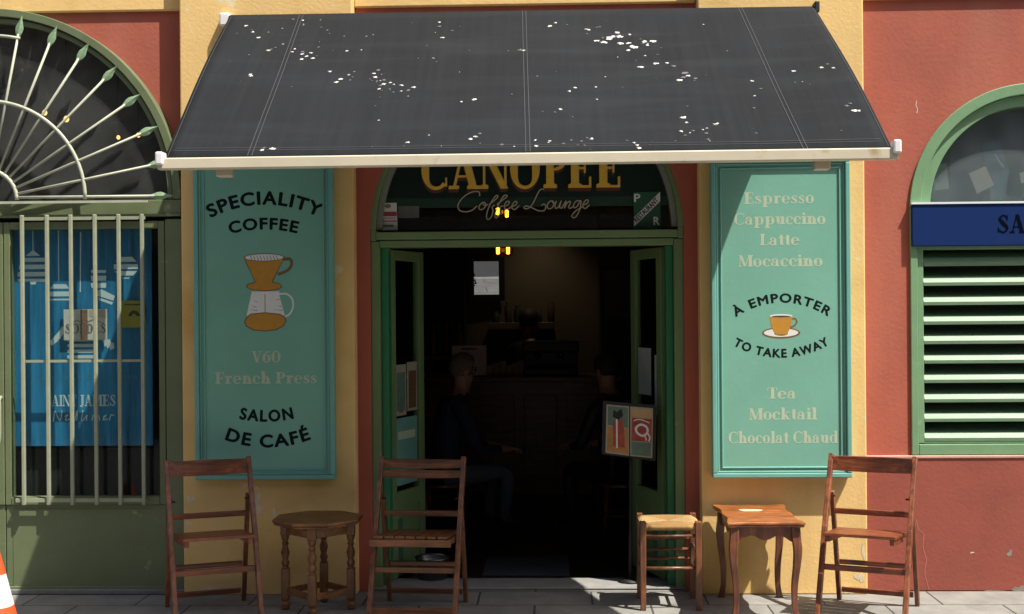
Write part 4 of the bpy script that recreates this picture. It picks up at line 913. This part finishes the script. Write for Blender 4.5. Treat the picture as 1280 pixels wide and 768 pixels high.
q.build('frame', M['black'], mi_t)
q = MB(); mbox(q, 0, wv, 0, hv, .004, .012); mm_ = bpy.data.materials.new('mirror glass'); mm_.use_nodes = True
bb_ = mm_.node_tree.nodes['Principled BSDF']; bb_.inputs['Metallic'].default_value = 1; bb_.inputs['Roughness'].default_value = .01; bb_.inputs['Base Color'].default_value = (.32, .33, .35, 1)
q.build('glass', mm_, mi_t)
# framed picture on the right pier
p0 = P(752, 402, 4.17); p1 = P(792, 334, 4.17)
fp = thing('framed_picture', 'dark framed picture on the brown wall right of the bar', 'picture', ((p0.x+p1.x)/2, 4.19, p0.z))
q = MB(); q.box(p0.x, p1.x, 4.16, 4.198, p0.z, p1.z); q.build('frame', M['black'], fp, bevel=.006)
q = MB(); q.box(p0.x+.03, p1.x-.03, 4.155, 4.159, p0.z+.03, p1.z-.03); q.build('print', mat('dark print', (.03, .028, .025), .5, .5, 9), fp)
# pendant lamps
amber = glass('amber glass', (.95, .55, .2), 1)
filam = emit('glowing filament', '#ffb54a', 7)
for px, py, Yp, lb in ((622.5, 313, 2.6, 'amber glass pendant, left of the pair just below the door head'), (635, 313, 2.6, 'amber glass pendant, right of the pair just below the door head'), (622, 264, 2.6, 'glowing pendant bulb, left of the pair seen through fanlight'), (633.5, 267, 2.6, 'glowing pendant bulb, right of the pair seen through fanlight')):
    p = P(px, py, Yp); th = thing('pendant_lamp', lb, 'lamp', p, 'pendant lamps over the entrance')
    q = MB(); q.lathe([(.010, -.045), (.03, -.038), (.036, -.01), (.036, .025), (.02, .045), (.016, .05)], p, 14); q.build('lamp_shade', amber, th, smooth=True)
    q = MB(); q.lathe([(.004, -.03), (.012, -.026), (.013, .02), (.004, .026)], p, 10); q.build('bulb', filam, th, smooth=True)
    q = MB(); q.tube([p+Vector((0, 0, .05)), Vector((p.x, p.y, 3.4))], .004, 6); q.build('cord', M['black'], th)
# lit ceiling spot grazing the beige back wall
p = Vector((P(672, 300, 4.9).x, 4.86, 2.62)); th = thing('ceiling_spot', 'lit spotlight washing the beige back wall above the bar', 'lamp', p)
q = MB(); q.lathe([(.045, 0), (.05, .02), (.05, .1), (.03, .12)], p, 16); q.build('housing', M['black'], th, smooth=True)
q = MB(); q.tube([p+Vector((0, 0, .12)), Vector((p.x, p.y, 3.4))], .01, 8); q.build('stem', M['black'], th)
ld = bpy.data.lights.new('spot_light', 'SPOT'); ld.energy = 5.0; ld.color = (1, .75, .45); ld.spot_size = R(95); ld.spot_blend = 1; ld.shadow_soft_size = .04
lo = bpy.data.objects.new('spot_light', ld); COL.objects.link(lo); lo.parent = th; lo.location = (0, 0, -.02); lo.rotation_euler = (R(14), 0, 0)

# display stand with two drink pictures
ds = P(787, 600, .27); zt = P(787, 574, .27).z
st = thing('display_stand', 'black pole stand holding two drink posters in the doorway', 'stand', (ds.x, .27, .005))
md = Map(787, 540, .24); Yd = .27
q = MB(); q.tube([(ds.x, .27, .02), (ds.x+.01, .27, md(0, 515)[1])], .011, 10); q.build('pole', M['black'], st, smooth=True)
q = MB(); q.lathe([(.07, .008), (.07, .016), (.02, .03)], (ds.x, .27, .01), 24); q.build('base', M['black'], st, smooth=True)
q = MB(); q.prism([md(754, 501), md(821, 507), md(819, 577), md(752, 568)], Yd-.03, Yd-.012); q.build('board', M['black'], st)
q = MB(); q.prism([md(758.5, 505.5), md(786.5, 508), md(786, 570), md(756.5, 566)], Yd-.034, Yd-.031); q.build('poster', cols[0], st)
q = MB(); q.flat([md(760, 507.5), md(785, 509.5), md(785, 535), md(759.5, 531)], Yd-.0345, 0); q.flat([md(759.5, 533), md(785, 536), md(785, 568), md(758.5, 564)], Yd-.0345, 1); q.flat([md(766, 527), md(779, 524), md(781, 560), md(766, 558)], Yd-.0352, 2); q.flat([md(770, 519), md(772, 519), md(772, 560), md(770, 560)], Yd-.036, 3); q.flat([md(767, 512), md(771, 515), md(777, 511), md(779, 520), (md(773, 525)), md(766, 521)], Yd-.0365, 4)
q.build('drink_print', [cols[2], mat('orange table print', (.42, .2, .06), .6, .2, 20), mat('red drink print', (.36, .06, .03), .6, .4, 30), M['white'], M['black']], st)
q = MB(); q.prism([md(788, 508.2), md(816.5, 510.5), md(815, 573), md(787.5, 570.2)], Yd-.034, Yd-.031); q.build('poster', cols[0], st)
q = MB(); q.flat([md(790, 511), md(815, 513), md(815, 523), md(790, 521)], Yd-.0345, 0); q.flat([md(790, 522), md(815, 524), md(814, 553), md(789, 551)], Yd-.0345, 1); q.flat([md(789, 552), md(814, 554), md(813.5, 571), md(789, 568.5)], Yd-.0345, 2)
for pts_, w_ in (([(796, 541), (795, 535), (801, 531), (808, 534), (809, 541), (803, 545), (796, 541)], 2.8), ([(809, 541), (812, 547), (811, 552)], 2), ([(806, 545), (808, 551)], 1.6), ([(792, 526), (800, 524.5), (812, 529)], 1.2)):
    for qd in ribbon(spline(pts_), w_): q.flat([md(*p) for p in qd], Yd-.0352, 3)
q.build('drink_print', [mat('peach print', (.46, .3, .14), .6, .1, 20), mat('crimson drink print', (.32, .05, .035), .6, .5, 30), cols[2], M['white']], st)

# metal bowl, doormat
p = G(541, 722, .02); q = MB(); p.z = .006
bw = thing('metal_bucket', 'small steel bucket on the floor by the open left door', 'bucket', p)
q.lathe([(.07, 0), (.085, .005), (.1, .13), (.108, .135), (.1, .125), (.082, .012)], p, 24); q.build('pail', M['steel'], bw, smooth=True)
q = MB(); q.tube(spline([(p.x-.1, p.y, .135), (p.x-.07, p.y-.05, .16), (p.x, p.y-.075, .17), (p.x+.07, p.y-.05, .16), (p.x+.1, p.y, .135)]), .004, 6); q.build('handle', M['steel'], bw)
q = MB(); a = G(600, 730, 0); q.box(X(603, 730, .5), X(712, 730, .5), .47, 1.05, .006, .02); tag(q.build('doormat', mat('dark blue grey mat', (.03, .036, .05), .95, .3, 60, .5, 300), bevel=.005), 'dark blue grey doormat just inside the entrance', 'doormat')

# ------------------------------------------------------------------ people
def skin_mesh(verts, edges, name, mats, pick, parent, sub=2):
    me = bpy.data.meshes.new(name); off = Vector(parent['_o']); me.from_pydata([Vector(v[:3])-off for v in verts], edges, [])
    ob = bpy.data.objects.new(name, me); COL.objects.link(ob)
    sm = ob.modifiers.new('skin', 'SKIN'); sm.use_smooth_shade = True
    for i, v in enumerate(verts):
        sv = me.skin_vertices[0].data[i]; r = v[3]; sv.radius = r if isinstance(r, tuple) else (r, r); sv.use_root = (i == 0)
    ss = ob.modifiers.new('sub', 'SUBSURF'); ss.levels = sub; ss.render_levels = sub
    dg = bpy.context.evaluated_depsgraph_get(); m2 = bpy.data.meshes.new_from_object(ob.evaluated_get(dg))
    bpy.data.objects.remove(ob)
    for m in mats: m2.materials.append(m)
    for p in m2.polygons: p.material_index = pick(p.center+off); p.use_smooth = True
    o = bpy.data.objects.new(name, m2); COL.objects.link(o); o.parent = parent; o['_o'] = tuple(off); return o
def person(loc, rz, label, seated=True, hairm=None, top=None, legs=None, lean=.12, arm=0, drop=0):
    th = thing('person', label, 'person', (0, 0, 0)); hairm = hairm or M['hair']; top = top or M['navy']; legs = legs or M['jeans']
    # faces -y in its own space; seat height .46
    hz = .45 if seated else .93-drop
    V = [(0, .02, hz, (.15, .11))]; E = []
    def add(p, r, a): V.append(p+(r,)); E.append((a, len(V)-1)); return len(V)-1
    sp1 = add((0, -lean*.2+.03, hz+.18), (.135, .10), 0); sp2 = add((0, -lean*.6+.02, hz+.36), (.155, .105), sp1); nk0 = add((0, -lean+.01, hz+.49), (.10, .075), sp2)
    nk = add((0, -lean-.015, hz+.56), .052, nk0); hd = add((0, -lean-.03, hz+.635), (.066, .075), nk); hd2 = add((0, -lean-.035, hz+.70), (.072, .088), hd); hd3 = add((0, -lean-.025, hz+.765), (.055, .065), hd2)
    for sx in (-1, 1):
        s1 = add((sx*.17, -lean*.75+.02, hz+.44), .06, nk0); el = add((sx*.235, -lean-.06+.02, hz+.17), .043, s1)
        hand = (sx*.13, -.26-lean, hz+.15+arm) if seated else (sx*.15, -.33, hz+.2)
        w_ = add(hand, .027, el); pm = add((hand[0]-sx*.012, hand[1]-.07, hand[2]-.005), (.036, .018), w_)
        for k_ in range(4):
            fx = hand[0]-sx*.012+(k_-1.5)*.018; ln = (.06, .07, .066, .05)[k_]
            f1 = add((fx, hand[1]-.11, hand[2]-.006), .0095, pm); f2 = add((fx, hand[1]-.11-ln*.6, hand[2]-.02), .0085, f1); add((fx, hand[1]-.11-ln*.75, hand[2]-.045), .0075, f2)
        t1 = add((hand[0]-sx*.05, hand[1]-.06, hand[2]-.008), .0105, pm); add((hand[0]-sx*.06, hand[1]-.1, hand[2]-.018), .009, t1)
        hp = add((sx*.09, 0, hz-.02), .095, 0)
        if seated:
            kn = add((sx*.13, -.44, hz-.01), .062, hp); an = add((sx*.13, -.40, .09), .04, kn); add((sx*.135, -.55, .04), (.042, .03), an)
        else:
            kn = add((sx*.1, -.02, hz*.54), .062, hp); an = add((sx*.1, .02, .09), .04, kn); add((sx*.11, -.13, .04), (.042, .03), an)
    hy = -lean
    def pick(c):
        if c.z > hz+.54 and abs(c.x) < .12: return 0
        if c.y < (-.26-lean if seated else -.31) and c.z > hz+.1: return 0
        if c.z < hz+.05 and not (abs(c.x) > .2): return 2 if c.z > .085 else 3
        return 1
    body = skin_mesh(V, E, 'body', [M['skin'], top, legs, M['black']], pick, th)
    q = MB(); q.ball((0, hy-.022, hz+.735), .1, .92, 1.04, .98, 12)
    q.v = [v if not (v.y < hy-.075 and v.z < hz+.76) else Vector((v.x*.8, hy-.06, v.z)) for v in q.v]
    q.v = [v if v.z > hz+.66 else Vector((v.x*.9, max(v.y, hy-.0), hz+.66)) for v in q.v]
    for i, v in enumerate(q.v): q.v[i] = v+Vector((random.uniform(-1, 1), random.uniform(-1, 1), random.uniform(-1, 1)))*.004
    q.build('hair', hairm, th, smooth=True)
    q = MB()      # face: nose, ears, brows, eyes, mouth
    q.tube([(0, hy-.118, hz+.715), (0, hy-.132, hz+.69), (0, hy-.137, hz+.678), (0, hy-.118, hz+.668)], [.007, .010, .012, .007], 8)
    for sx in (-1, 1):
        q.ball((sx*.079, hy-.02, hz+.69), .03, .35, .7, 1.05, 8); q.ball((sx*.03, hy-.112, hz+.705), .011, 1.2, .6, .8, 8, 1); q.tube([(sx*.016, hy-.12, hz+.722), (sx*.046, hy-.11, hz+.722)], .005, 6, 1)
    q.tube([(-.022, hy-.112, hz+.645), (0, hy-.118, hz+.643), (.022, hy-.112, hz+.645)], .006, 6, 2)
    q.build('face', [M['skin'], M['black'], mat('lips', (.3, .1, .08), .5, 0)], th, smooth=True)
    th.location = loc; th.rotation_euler = (0, 0, rz); return th
hp = P(572, 462, 2.0)
man = person((hp.x-.10, 1.98, 0.0), R(116), 'seated man with short grey hair in navy jumper just inside the doorway', True, M['hair'], M['navy'], M['jeans'], .12, 0)
wp = P(767, 455, 1.9)
person((wp.x+.06, 1.95, 0.0), R(-142), 'dark haired person in black seated in the gloom right of the bar', True, M['blackhair'], M['black'], M['black'], .14)
bp_ = P(655, 415, 4.75)
person((bp_.x, 4.85, 0.0), R(160), 'dark haired barista in black standing behind the bar counter', False, M['blackhair'], M['black'], M['black'], .1, 0, .17)
def low_stool(x, y, label):
    th = thing('wooden_stool', label, 'stool', (x, y, .004)); q = MB()
    q.lathe([(.15, .345), (.17, .35), (.17, .367), (.15, .372)], (x, y, 0), 24); q.build('seat', M['wood_oak'], th, smooth=False)
    for sx in (-1, 1):
        for sy in (-1, 1):
            q = MB(); q.tube([(x+sx*.15, y+sy*.15, .006), (x+sx*.1, y+sy*.1, .347)], [.014, .018], 10); q.build('leg', M['wood_oakz'], th, smooth=True)
    q = MB(); q.tube([(x-.135, y-.135, .15), (x+.135, y-.135, .15)], .01, 8); q.tube([(x-.135, y+.135, .15), (x+.135, y+.135, .15)], .01, 8); q.build('stretcher', M['wood_oakz'], th)
low_stool(man.location.x, man.location.y+.02, 'round wooden stool under the seated man')
low_stool(wp.x+.06, 1.97, 'round wooden stool under the person right of the bar')

# ------------------------------------------------------------------ folding chairs
def chair(loc, rz, label, mx, mz, slatback=False, Wc=.45, H=.8):
    th = thing('folding_chair', label, 'chair', (0, 0, 0), 'folding chairs outside the cafe'); hw = Wc/2
    ff, tb = Vector((0, -.235, 0)), Vector((0, .115, H))
    post = lambda t: ff.lerp(tb, t)
    jt = post(.76); rf = Vector((0, .225, 0))
    for sx in (-1, 1):
        q = MB(); ox = Vector((sx*hw, 0, 0))
        m1 = post(.55)+Vector((0, -.012, 0))
        q.bar(ff+ox, m1+ox, .026, .036, up=(0, 1, 0)); q.bar(m1+ox-Vector((0, .004, .012)), tb+ox, .0255, .0355, up=(0, 1, 0), d2=.03); q.build('back_post', mz, th, bevel=.004)
        q = MB(); oi = Vector((sx*(hw-.012), 0, 0)); q.bar(rf+oi, jt+oi+Vector((0, .036, 0)), .023, .032, up=(0, 1, 0)); q.build('rear_leg', mz, th, bevel=.004)
        q = MB(); q.tube([jt+Vector((sx*(hw+.011), 0, -.02)), jt+Vector((sx*(hw-.036), 0, -.02))], .005, 8); q.build('bolt', M['black'], th)
    # back rail(s)
    def rail(z0, z1, curve, name):
        q = MB(); n = 12; vs = []; fs = []
        for i in range(n+1):
            u = -1+2*i/n; x = u*(hw-.010); yb = .115*((z0+z1)/2/H)-.235*(1-(z0+z1)/2/H)+curve*(1-u*u); dzz = -.006*(1-u*u) if curve else 0
            for (dy, z) in ((-.011, z0+dzz), (.009, z0+dzz), (.013, z1), (-.007, z1)): vs.append((x, yb+dy, z))
        for i in range(n):
            for k_ in range(4): fs.append((i*4+k_, i*4+(k_+1) % 4, (i+1)*4+(k_+1) % 4, (i+1)*4+k_))
        fs += [(3, 2, 1, 0), tuple(n*4+k_ for k_ in range(4))]
        q.add(vs, fs); q.build(name, mx, th, bevel=.003)
    if slatback: rail(H-.105, H-.068, .012, 'back_slat'); rail(H-.057, H-.012, .012, 'back_slat')
    else: rail(H-.085, H-.008, .032, 'back_rail')
    def tl_(q, k=.075):
        for v in q.v: v.z -= (v.y+.26)*k
        return q
    # seat
    zs = .432
    if slatback:
        n = 7; wd = (Wc-.06)/n
        for i in range(n):
            q = MB(); x0 = -hw+.03+i*wd; q.box(x0+.003, x0+wd-.003, -.255, .14, zs-.012, zs+.004); tl_(q).build('seat_slat', M['wood_mid'], th, bevel=.003)
        q = MB(); q.box(-hw+.012, hw-.012, -.268, -.245, zs-.05, zs-.013); tl_(q).build('seat_front_rail', mx, th, bevel=.004)
        for sx in (-1, 1):
            q = MB(); q.box(sx*(hw-.03)-.011, sx*(hw-.03)+.011, -.2445, .15, zs-.042, zs-.0125); tl_(q).build('seat_side_rail', mx, th, bevel=.003)
    else:
        n = 5; wd = .385/n
        for i in range(n):
            q = MB(); y0 = -.265+i*wd; q.box(-hw+.036, hw-.036, y0+.002, y0+wd-.002, zs-.010, zs+.006); tl_(q).build('seat_slat', mx, th, bevel=.003)
        for sx in (-1, 1):
            q = MB(); q.box(sx*(hw-.056)-.012, sx*(hw-.056)+.012, -.25, .15, zs-.04, zs-.0105); tl_(q).build('seat_side_rail', mx, th, bevel=.003)
    # cross rails
    def cross(pa_, hwid, w_, d_, name):
        q = MB(); q.bar((-hwid, pa_.y, pa_.z), (hwid, pa_.y, pa_.z), w_, d_, up=(0, 0, 1)); q.build(name, mx, th, bevel=.003)
    rl = lambda t: rf.lerp(jt, t)
    cross(rl(.83), hw-.022, .018, .03, 'rear_rail'); cross(rl(.36), hw-.03, .018, .026, 'rear_rail'); cross(rl(.1), hw-.03, .018, .028, 'rear_rail')
    cross(post(.30), hw-.005, .018, .03, 'front_rail')
    if slatback: cross(post(.055), hw-.005, .018, .034, 'front_rail')
    th.location = loc; th.rotation_euler = (0, 0, rz); return th
def ground_at(px, Y): return P(px, 745, Y).x
chair((ground_at(265, -.42), -.42, 0), R(23), 'folding wooden chair with one curved back rail, left of the octagonal table', M['wood_red'], M['wood_redz'], False, .435)
chair((ground_at(525, -.39), -.39, 0), R(-5), 'folding wooden chair with two slats in its back, in front of the open door', M['wood_mid'], M['wood_midz'], True, .445)
chair((ground_at(1087, -.41), -.41, 0), R(-24), 'folding wooden chair in full sun, right of the square table', M['wood_red'], M['wood_redz'], False, .435)

# ------------------------------------------------------------------ octagonal table
tx, ty = ground_at(398, -.36), -.36
ot = thing('octagonal_table', 'low octagonal oak table with turned legs, shaded beside the left chair', 'table', (tx, ty, 0))
oct_ = lambda r, n=8: [(tx+r*math.cos(R(22.5+45*i)), ty+r*math.sin(R(22.5+45*i))) for i in range(n)]
q = MB(); q.zprism(oct_(.245), .475, .492); q.zprism(oct_(.236), .462, .4745); q.build('tabletop', M['wood_oak'], ot, bevel=.005)
lp = [(-.175, 0), (0, -.175), (.175, 0), (0, .175)]
q = MB()
for i in range(4):
    a, b_ = Vector(lp[i]+(0,)), Vector(lp[(i+1) % 4]+(0,)); o = Vector((tx, ty, .432)); q.bar(a+o, b_+o, .018, .055)
q.build('apron', M['wood_oak'], ot, bevel=.003)
for lx, ly in lp:
    q = MB(); o = (tx+lx, ty+ly, 0)
    q.lathe([(.018, .002), (.022, .01), (.024, .03), (.018, .045), (.024, .06)], o, 14)
    q.box(o[0]-.021, o[0]+.021, o[1]-.021, o[1]+.021, .06, .22)
    q.lathe([(.021, .22), (.014, .228), (.020, .24), (.022, .255), (.014, .27), (.018, .28), (.024, .305), (.016, .33), (.013, .34), (.020, .352), (.013, .362), (.02, .38), (.024, .40)], o, 16)
    q.box(o[0]-.023, o[0]+.023, o[1]-.023, o[1]+.023, .40, .4615); q.build('leg', M['wood_oakz'], ot, bevel=.003)
q = MB()
for i in range(4):
    a, b_ = Vector(lp[i]+(0,)), Vector(lp[(i+1) % 4]+(0,)); o = Vector((tx, ty, .10)); q.bar(a+o, b_+o, .016, .034)
q.build('stretcher', M['wood_oak'], ot, bevel=.003)

# ------------------------------------------------------------------ square table with cabriole legs
qx0, qx1 = X(891, 640, -.02), X(980, 640, -.02); yb_, yf_ = -.03, -.66
sx_ = (qx0+qx1)/2; sw_ = (qx1-qx0)/2; sy_ = (yb_+yf_)/2; sd_ = (yb_-yf_)/2
tb_ = thing('side_table', 'small walnut table with wavy edged top and curved legs, in full sun', 'table', (sx_, sy_, 0))
def wavy(k_):
    out = []
    for a0, a1 in (((-1, -1), (1, -1)), ((1, -1), (1, 1)), ((1, 1), (-1, 1)), ((-1, 1), (-1, -1))):
        for i in range(16):
            t = i/16; x = a0[0]+(a1[0]-a0[0])*t; y = a0[1]+(a1[1]-a0[1])*t; wv_ = .008*math.cos(2*math.pi*t*2)+.007*math.cos(2*math.pi*t)-.012
            nx_, ny_ = (0, a0[1]) if a0[1] == a1[1] else (a0[0], 0)
            out.append((sx_+x*sw_*k_+nx_*wv_, sy_+y*sd_*k_+ny_*wv_))
    return out
q = MB(); q.zprism(wavy(1), .488, .502); q.zprism(wavy(.975), .476, .4875); q.build('tabletop', M['wood_wal'], tb_, bevel=.004)
q = MB(); pt = [(-.12+i*.02, 0) for i in range(0)]
iw, idp = sw_-.045, sd_-.05
def apron(p0, p1):
    n = 12; vs = []; fs = []; p0, p1 = Vector(p0), Vector(p1); dd = (p1-p0).normalized(); nn = Vector((-dd.y, dd.x))
    for i in range(n+1):
        t = i/n; p = p0.lerp(p1, t); zb = .415-.016*math.cos(4*math.pi*t)-.006*math.cos(2*math.pi*t)
        for sgn in (-1, 1):
            for z in (zb, .4755): vs.append((p.x+nn.x*.008*sgn, p.y+nn.y*.008*sgn, z))
    for i in range(n):
        for a_, b2 in ((0, 1), (1, 3), (3, 2), (2, 0)): fs.append((i*4+a_, i*4+b2, (i+1)*4+b2, (i+1)*4+a_))
    q.add(vs, fs)
cs = [(sx_-iw, sy_-idp), (sx_+iw, sy_-idp), (sx_+iw, sy_+idp), (sx_-iw, sy_+idp)]
for i in range(4): apron(cs[i], cs[(i+1) % 4])
q.build('apron', M['wood_walz'], tb_)
for (lx, ly) in cs:
    dx, dy = (1 if lx > sx_ else -1), (1 if ly > sy_ else -1); q = MB()
    prof = [(.474, .004, .021), (.42, .006, .022), (.36, .012, .021), (.28, .008, .018), (.18, -.002, .016), (.08, -.003, .014), (.03, .004, .015), (.002, .009, .017)]
    vs = []; fs = []
    sp = spline([(z, o, w_) for z, o, w_ in prof], 4)
    for z, o, w_ in sp:
        cxx, cyy = lx+dx*o, ly+dy*o
        vs += [(cxx-w_, cyy-w_, z), (cxx+w_, cyy-w_, z), (cxx+w_, cyy+w_, z), (cxx-w_, cyy+w_, z)]
    for i in range(len(sp)-1):
        for k_ in range(4): fs.append((i*4+k_, i*4+(k_+1) % 4, (i+1)*4+(k_+1) % 4, (i+1)*4+k_))
    fs += [(0, 1, 2, 3), tuple(len(sp)*4-1-k_ for k_ in range(4))]
    q.add(vs, fs); q.build('leg', M['wood_walz'], tb_, bevel=.004)
p = G(938, 638, .503); q = MB(); vs = [(p.x+.062*math.cos(R(a))*(1+.12*math.sin(R(3*a+40))), p.y+.05*math.sin(R(a))*(1+.2*math.cos(R(2*a))), .5025) for a in range(0, 360, 20)]
q.add([v for v in vs]+[(v[0], v[1], .5032) for v in vs], [tuple(range(18, 36))]+[(i, (i+1) % 18, (i+1) % 18+18, i+18) for i in range(18)]); q.build('pale_patch', mat('pale table patch', (.46, .38, .27), .6, .15, 20), tb_)  # pale irregular patch on the tabletop

# ------------------------------------------------------------------ straw stool
ux_, uy_ = ground_at(836, -.24), -.24
us = thing('straw_stool', 'wooden stool with a woven straw seat, beside the right door jamb', 'stool', (ux_, uy_, 0))
hw_ = .142
for lx in (-1, 1):
    for ly in (-1, 1):
        q = MB(); q.bar((ux_+lx*hw_*1.03, uy_+ly*hw_*1.03, 0), (ux_+lx*hw_*1.02, uy_+ly*hw_*1.02, .468), .03, .03, up=(0, 1, 0), w2=.034, d2=.034); q.build('leg', M['stoolwood'], us, bevel=.005)
n = 16; vs = []; fs = []; loc_ = Vector((ux_, uy_, 0))
q = MB()
for j in range(n+1):
    for i in range(n+1):
        u, v = -1+2*i/n, -1+2*j/n; m_ = max(abs(u), abs(v)); e = 1-m_**6
        # rounded cushion, dipping to the centre along the diagonals of the weave
        zt_ = .447+.014*math.sqrt(max(0, 1-m_**8))-.012*(1-m_)+.003*abs(abs(u)-abs(v))
        cor = 1-.10*(abs(u)*abs(v))**4
        vs.append((ux_+u*.158*cor, uy_+v*.158*cor, zt_))
top_n = len(vs)
for j in range(n+1):
    for i in range(n+1):
        u, v = -1+2*i/n, -1+2*j/n; cor = 1-.10*(abs(u)*abs(v))**4; m_ = max(abs(u), abs(v)); vs.append((ux_+u*.158*cor, uy_+v*.158*cor, .425-.01*math.sqrt(max(0, 1-m_**8))))
for j in range(n):
    for i in range(n):
        a = j*(n+1)+i; fs.append((a, a+1, a+n+2, a+n+1)); fs.append((a+top_n, a+n+1+top_n, a+n+2+top_n, a+1+top_n))
for i in range(n):
    a = i; fs.append((a, a+top_n, a+1+top_n, a+1)); a = n*(n+1)+i; fs.append((a, a+1, a+1+top_n, a+top_n))
    a = i*(n+1); fs.append((a, a+n+1, a+n+1+top_n, a+top_n)); a = i*(n+1)+n; fs.append((a, a+top_n, a+n+1+top_n, a+n+1))
q.add(vs, fs); us['_o'] = (ux_, uy_, 0); q.build('seat', M['straw'], us, smooth=True)
for z_, ys in ((.33, (1,)), (.22, (1, -1)), (.39, (1, -1)), (.27, (1,))):
    for sgn in ys:
        q = MB(); q.tube([(ux_-hw_, uy_+sgn*hw_, z_), (ux_+hw_, uy_+sgn*hw_, z_)], .009, 10); q.build('rung', M['stoolwood'], us, smooth=True)
for z_ in (.19, .30):
    for sgn in (-1, 1):
        q = MB(); q.tube([(ux_+sgn*hw_, uy_-hw_, z_), (ux_+sgn*hw_, uy_+hw_, z_)], .009, 10); q.build('rung', M['stoolwood'], us, smooth=True)

# ------------------------------------------------------------------ traffic cone at the left edge
YC_ = -1.0; ax = X(-12, 700, YC_); ztop = Z(0, 672, YC_)
cn = thing('traffic_cone', 'orange and white striped traffic cone at the left edge of the photo', 'traffic cone', (ax, YC_, 0))
kx = (X(18, 760, YC_)-ax-.045)/(ztop-Z(0, 760, YC_)); rad_ = lambda z: .028+(ztop-z)*.24
q = MB(); zs_ = [.03, .10, .1001, .24, .2401, .38, .3801, ztop-.02, ztop, ztop]
bounds = [.03, Z(0, 775, YC_), Z(0, 757, YC_), Z(0, 718, YC_), ztop]
for i in range(4):
    z0, z1 = bounds[i], bounds[i+1]; rm = .002
    if z1 <= z0: continue
    q.lathe([(rad_(z0), z0), (rad_(z1), z1)] if i < 3 else [(rad_(z0), z0), (rad_(z1)+.0, z1-.012), (rad_(z1)-.008, z1)], (ax, YC_, 0), 32, mi=0 if i % 2 else 1)
q.build('body', [mat('fluorescent orange', (.72, .085, .02), .5, .08, 8), mat('reflective white', (.78, .78, .78), .4, .05, 20)], cn, smooth=False)
q = MB(); q.box(ax-.19, ax+.19, YC_-.19, YC_+.19, .002, .03); q.build('base', M['black'], cn, bevel=.01)

# ------------------------------------------------------------------ clear helper keys
for o in bpy.data.objects:
    if '_o' in o: del o['_o']
